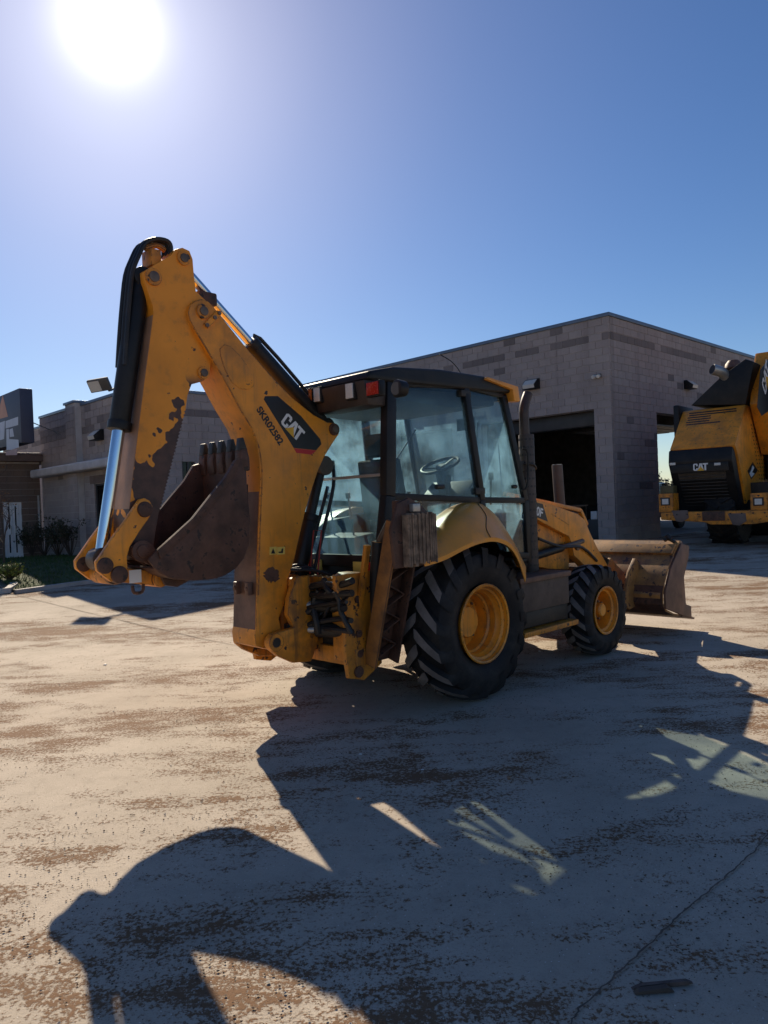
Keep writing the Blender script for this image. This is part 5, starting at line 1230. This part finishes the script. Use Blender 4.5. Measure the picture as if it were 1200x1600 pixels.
# exhaust elbow and air cleaner on the cowl
e0 = TY(1138, 612, 1.75); e1 = TY(1134, 592, 1.62); e2 = TY(1128, 582, 1.45); e3 = TY(1113, 577, 1.25)
b = MB().tube([e0, e1, e2, e3], .13, n=16, smooth=4); EXH = b.build('exhaust_elbow', M_silver, DT)
dd = (e3-e2).normalized(); b = MB().cyl(e3+dd*.001, e3+dd*.006, .115, n=18); b.build('exhaust_mouth', M_decal, EXH)
c = TY(1146, 575, 1.8); b = MB(); pf = [(.001, .2), (.12, .19), (.19, .10), (.21, 0), (.16, -.05), (.10, -.06), (.10, -.3), (.001, -.3)]
n = 20
for k in range(n):
    a = 2*math.pi*k/n; b.v += [(c.x+r*math.cos(a), c.y+r*math.sin(a), c.z+h_) for r, h_ in pf]
for k in range(n):
    for i in range(len(pf)-1): k2 = (k+1) % n; b.f.append((k*len(pf)+i, k2*len(pf)+i, k2*len(pf)+i+1, k*len(pf)+i+1)); b.mi.append(0)
b.build('air_cleaner', M_rust_l, DT)
b = MB().box((xl-.10, 1.2, g1b.z-.1), (xl+.05, 2.4, g2.z+.15)); b.build('side_mirror', M_black, DT, bevel=.05)
# wheels, chassis and the load bed behind
Rw = .88
for x in (bl_.x+1.15, bl_.x+3.25):
    for y in (1.6,):
        pfw = [(.42, -.30), (.60, -.34), (.80, -.34), (.86, -.28), (.88, 0), (.86, .28), (.80, .34), (.60, .34), (.42, .30)]
        b = MB(); c0 = Vector((x, y, Rw-.02))
        for k in range(40):
            a = 2*math.pi*k/40; b.v += [(x+yy, y+r*math.cos(a), Rw-.02+r*math.sin(a)) for r, yy in pfw]
        m_ = len(pfw)
        for k in range(40):
            for i in range(m_-1): k2 = (k+1) % 40; b.f.append((k*m_+i, k2*m_+i, k2*m_+i+1, k*m_+i+1)); b.mi.append(0)
        for k in range(22):
            a = 2*math.pi*k/22
            for sg_ in (-1, 1):
                aa = a+(.14 if sg_ > 0 else 0); d0 = Vector((0, math.cos(aa), math.sin(aa))); d1 = Vector((0, math.cos(aa+.22), math.sin(aa+.22)))
                b.bar(c0+Vector((sg_*.34, 0, 0))+d0*.85, c0+Vector((sg_*.02, 0, 0))+d1*.88, .08, .07, up=d0)
        W_ = b.build('wheel', M_rubber, DT)
        MB().cyl((x-.2, y, Rw-.02), (x+.26, y, Rw-.02), .43, n=28).build('rim', M_yel2, W_, bevel=.03)
b = MB().box((bl_.x+.7, 1.6, .75), (bl_.x+3.6, 3.4, 1.5)); b.box((bl_.x+1.6, 3.4, .8), (bl_.x+2.8, 7.5, 1.3)); b.build('truck_frame', M_dark, DT, bevel=.02)
b = MB().box((xr+.1, 2.9, 1.5), (xr+1.5, 4.2, g3.z-.1)); b.build('cab', M_black, DT, bevel=.08)
b = MB().prism([(0, 0), (.3, 1.6), (5.2, 1.5), (4.6, .5), (3.9, 0)], bl_.x+.5, bl_.x+3.7); b.v = [(y, x+3.9, z+1.6) for x, y, z in b.v]; b.build('dump_bed', M_yel2, DT, bevel=.04)
for y in (4.9, 6.6):
    for x in (bl_.x+1.15, bl_.x+3.25):
        MB().cyl((x-.3, y, Rw-.02), (x+.3, y, Rw-.02), Rw, n=36).build('wheel', M_rubber, DT, bevel=.08)

# ---- a scrap of broken stick on the near pour, and a wood beyond the workshop's far door
sb0 = G(985, 1543); r = random.Random(2)
b = MB(); b.prism([(0, 0), (.05, .018), (.27, .022), (.30, .008), (.26, 0)], -.022, .0); b.v = [(x, y, z*1.0+.0) for x, y, z in b.v]
M5 = Matrix.Translation(sb0+ZU*.002) @ Matrix.Rotation(rad(3), 4, 'Z') @ Matrix.Scale(.72, 4)
BSK = empty('wood_scrap', M5, 'splintered dark wood scrap lying on the shaded concrete', 'wood scrap')
b.build('splinter', mat('weathered_wood', (.11, .075, .06), .9, var=.5, vscale=14), BSK, bevel=.003)
b = MB(); b.prism([(.0, 0), (.02, .016), (.16, .024), (.19, .0)], -.062, -.030); b.build('splinter', M_twig, BSK, bevel=.003)
for i, (px, py, s) in enumerate(((843, 1018, .014), (164, 1039, .02), (563, 1179, .012), (660, 1203, .01))):
    p = G(px, py); b = MB(); b.prism([(-s, 0), (-s*.5, s*.5), (s*.6, s*.6), (s, .0)], -s*.6, s*.6); o = b.build('pale_chip', M_white, None, bevel=s*.2); o.location = p; tag(o, 'tiny white chip lying on the concrete yard', 'debris', 'white chips on the ground')
b = MB(); r = random.Random(77)
cen = A0+u_*75+v_*34
for _ in range(9000):
    s = r.uniform(-26, 26); hgt = 3.2+1.3*math.sin(s*.9)*math.sin(s*.37+1)+.5*r.random(); p = cen+v_*s+u_*r.uniform(-1.5, 1.5)+ZU*(r.random()**.8*hgt+.2)
    leaf(b, p, r.uniform(.25, .6), r)
tag(b.build('far_trees', M_leaf, recalc=False), 'dark far-off belt of trees seen through the workshop', 'trees', kind='stuff')
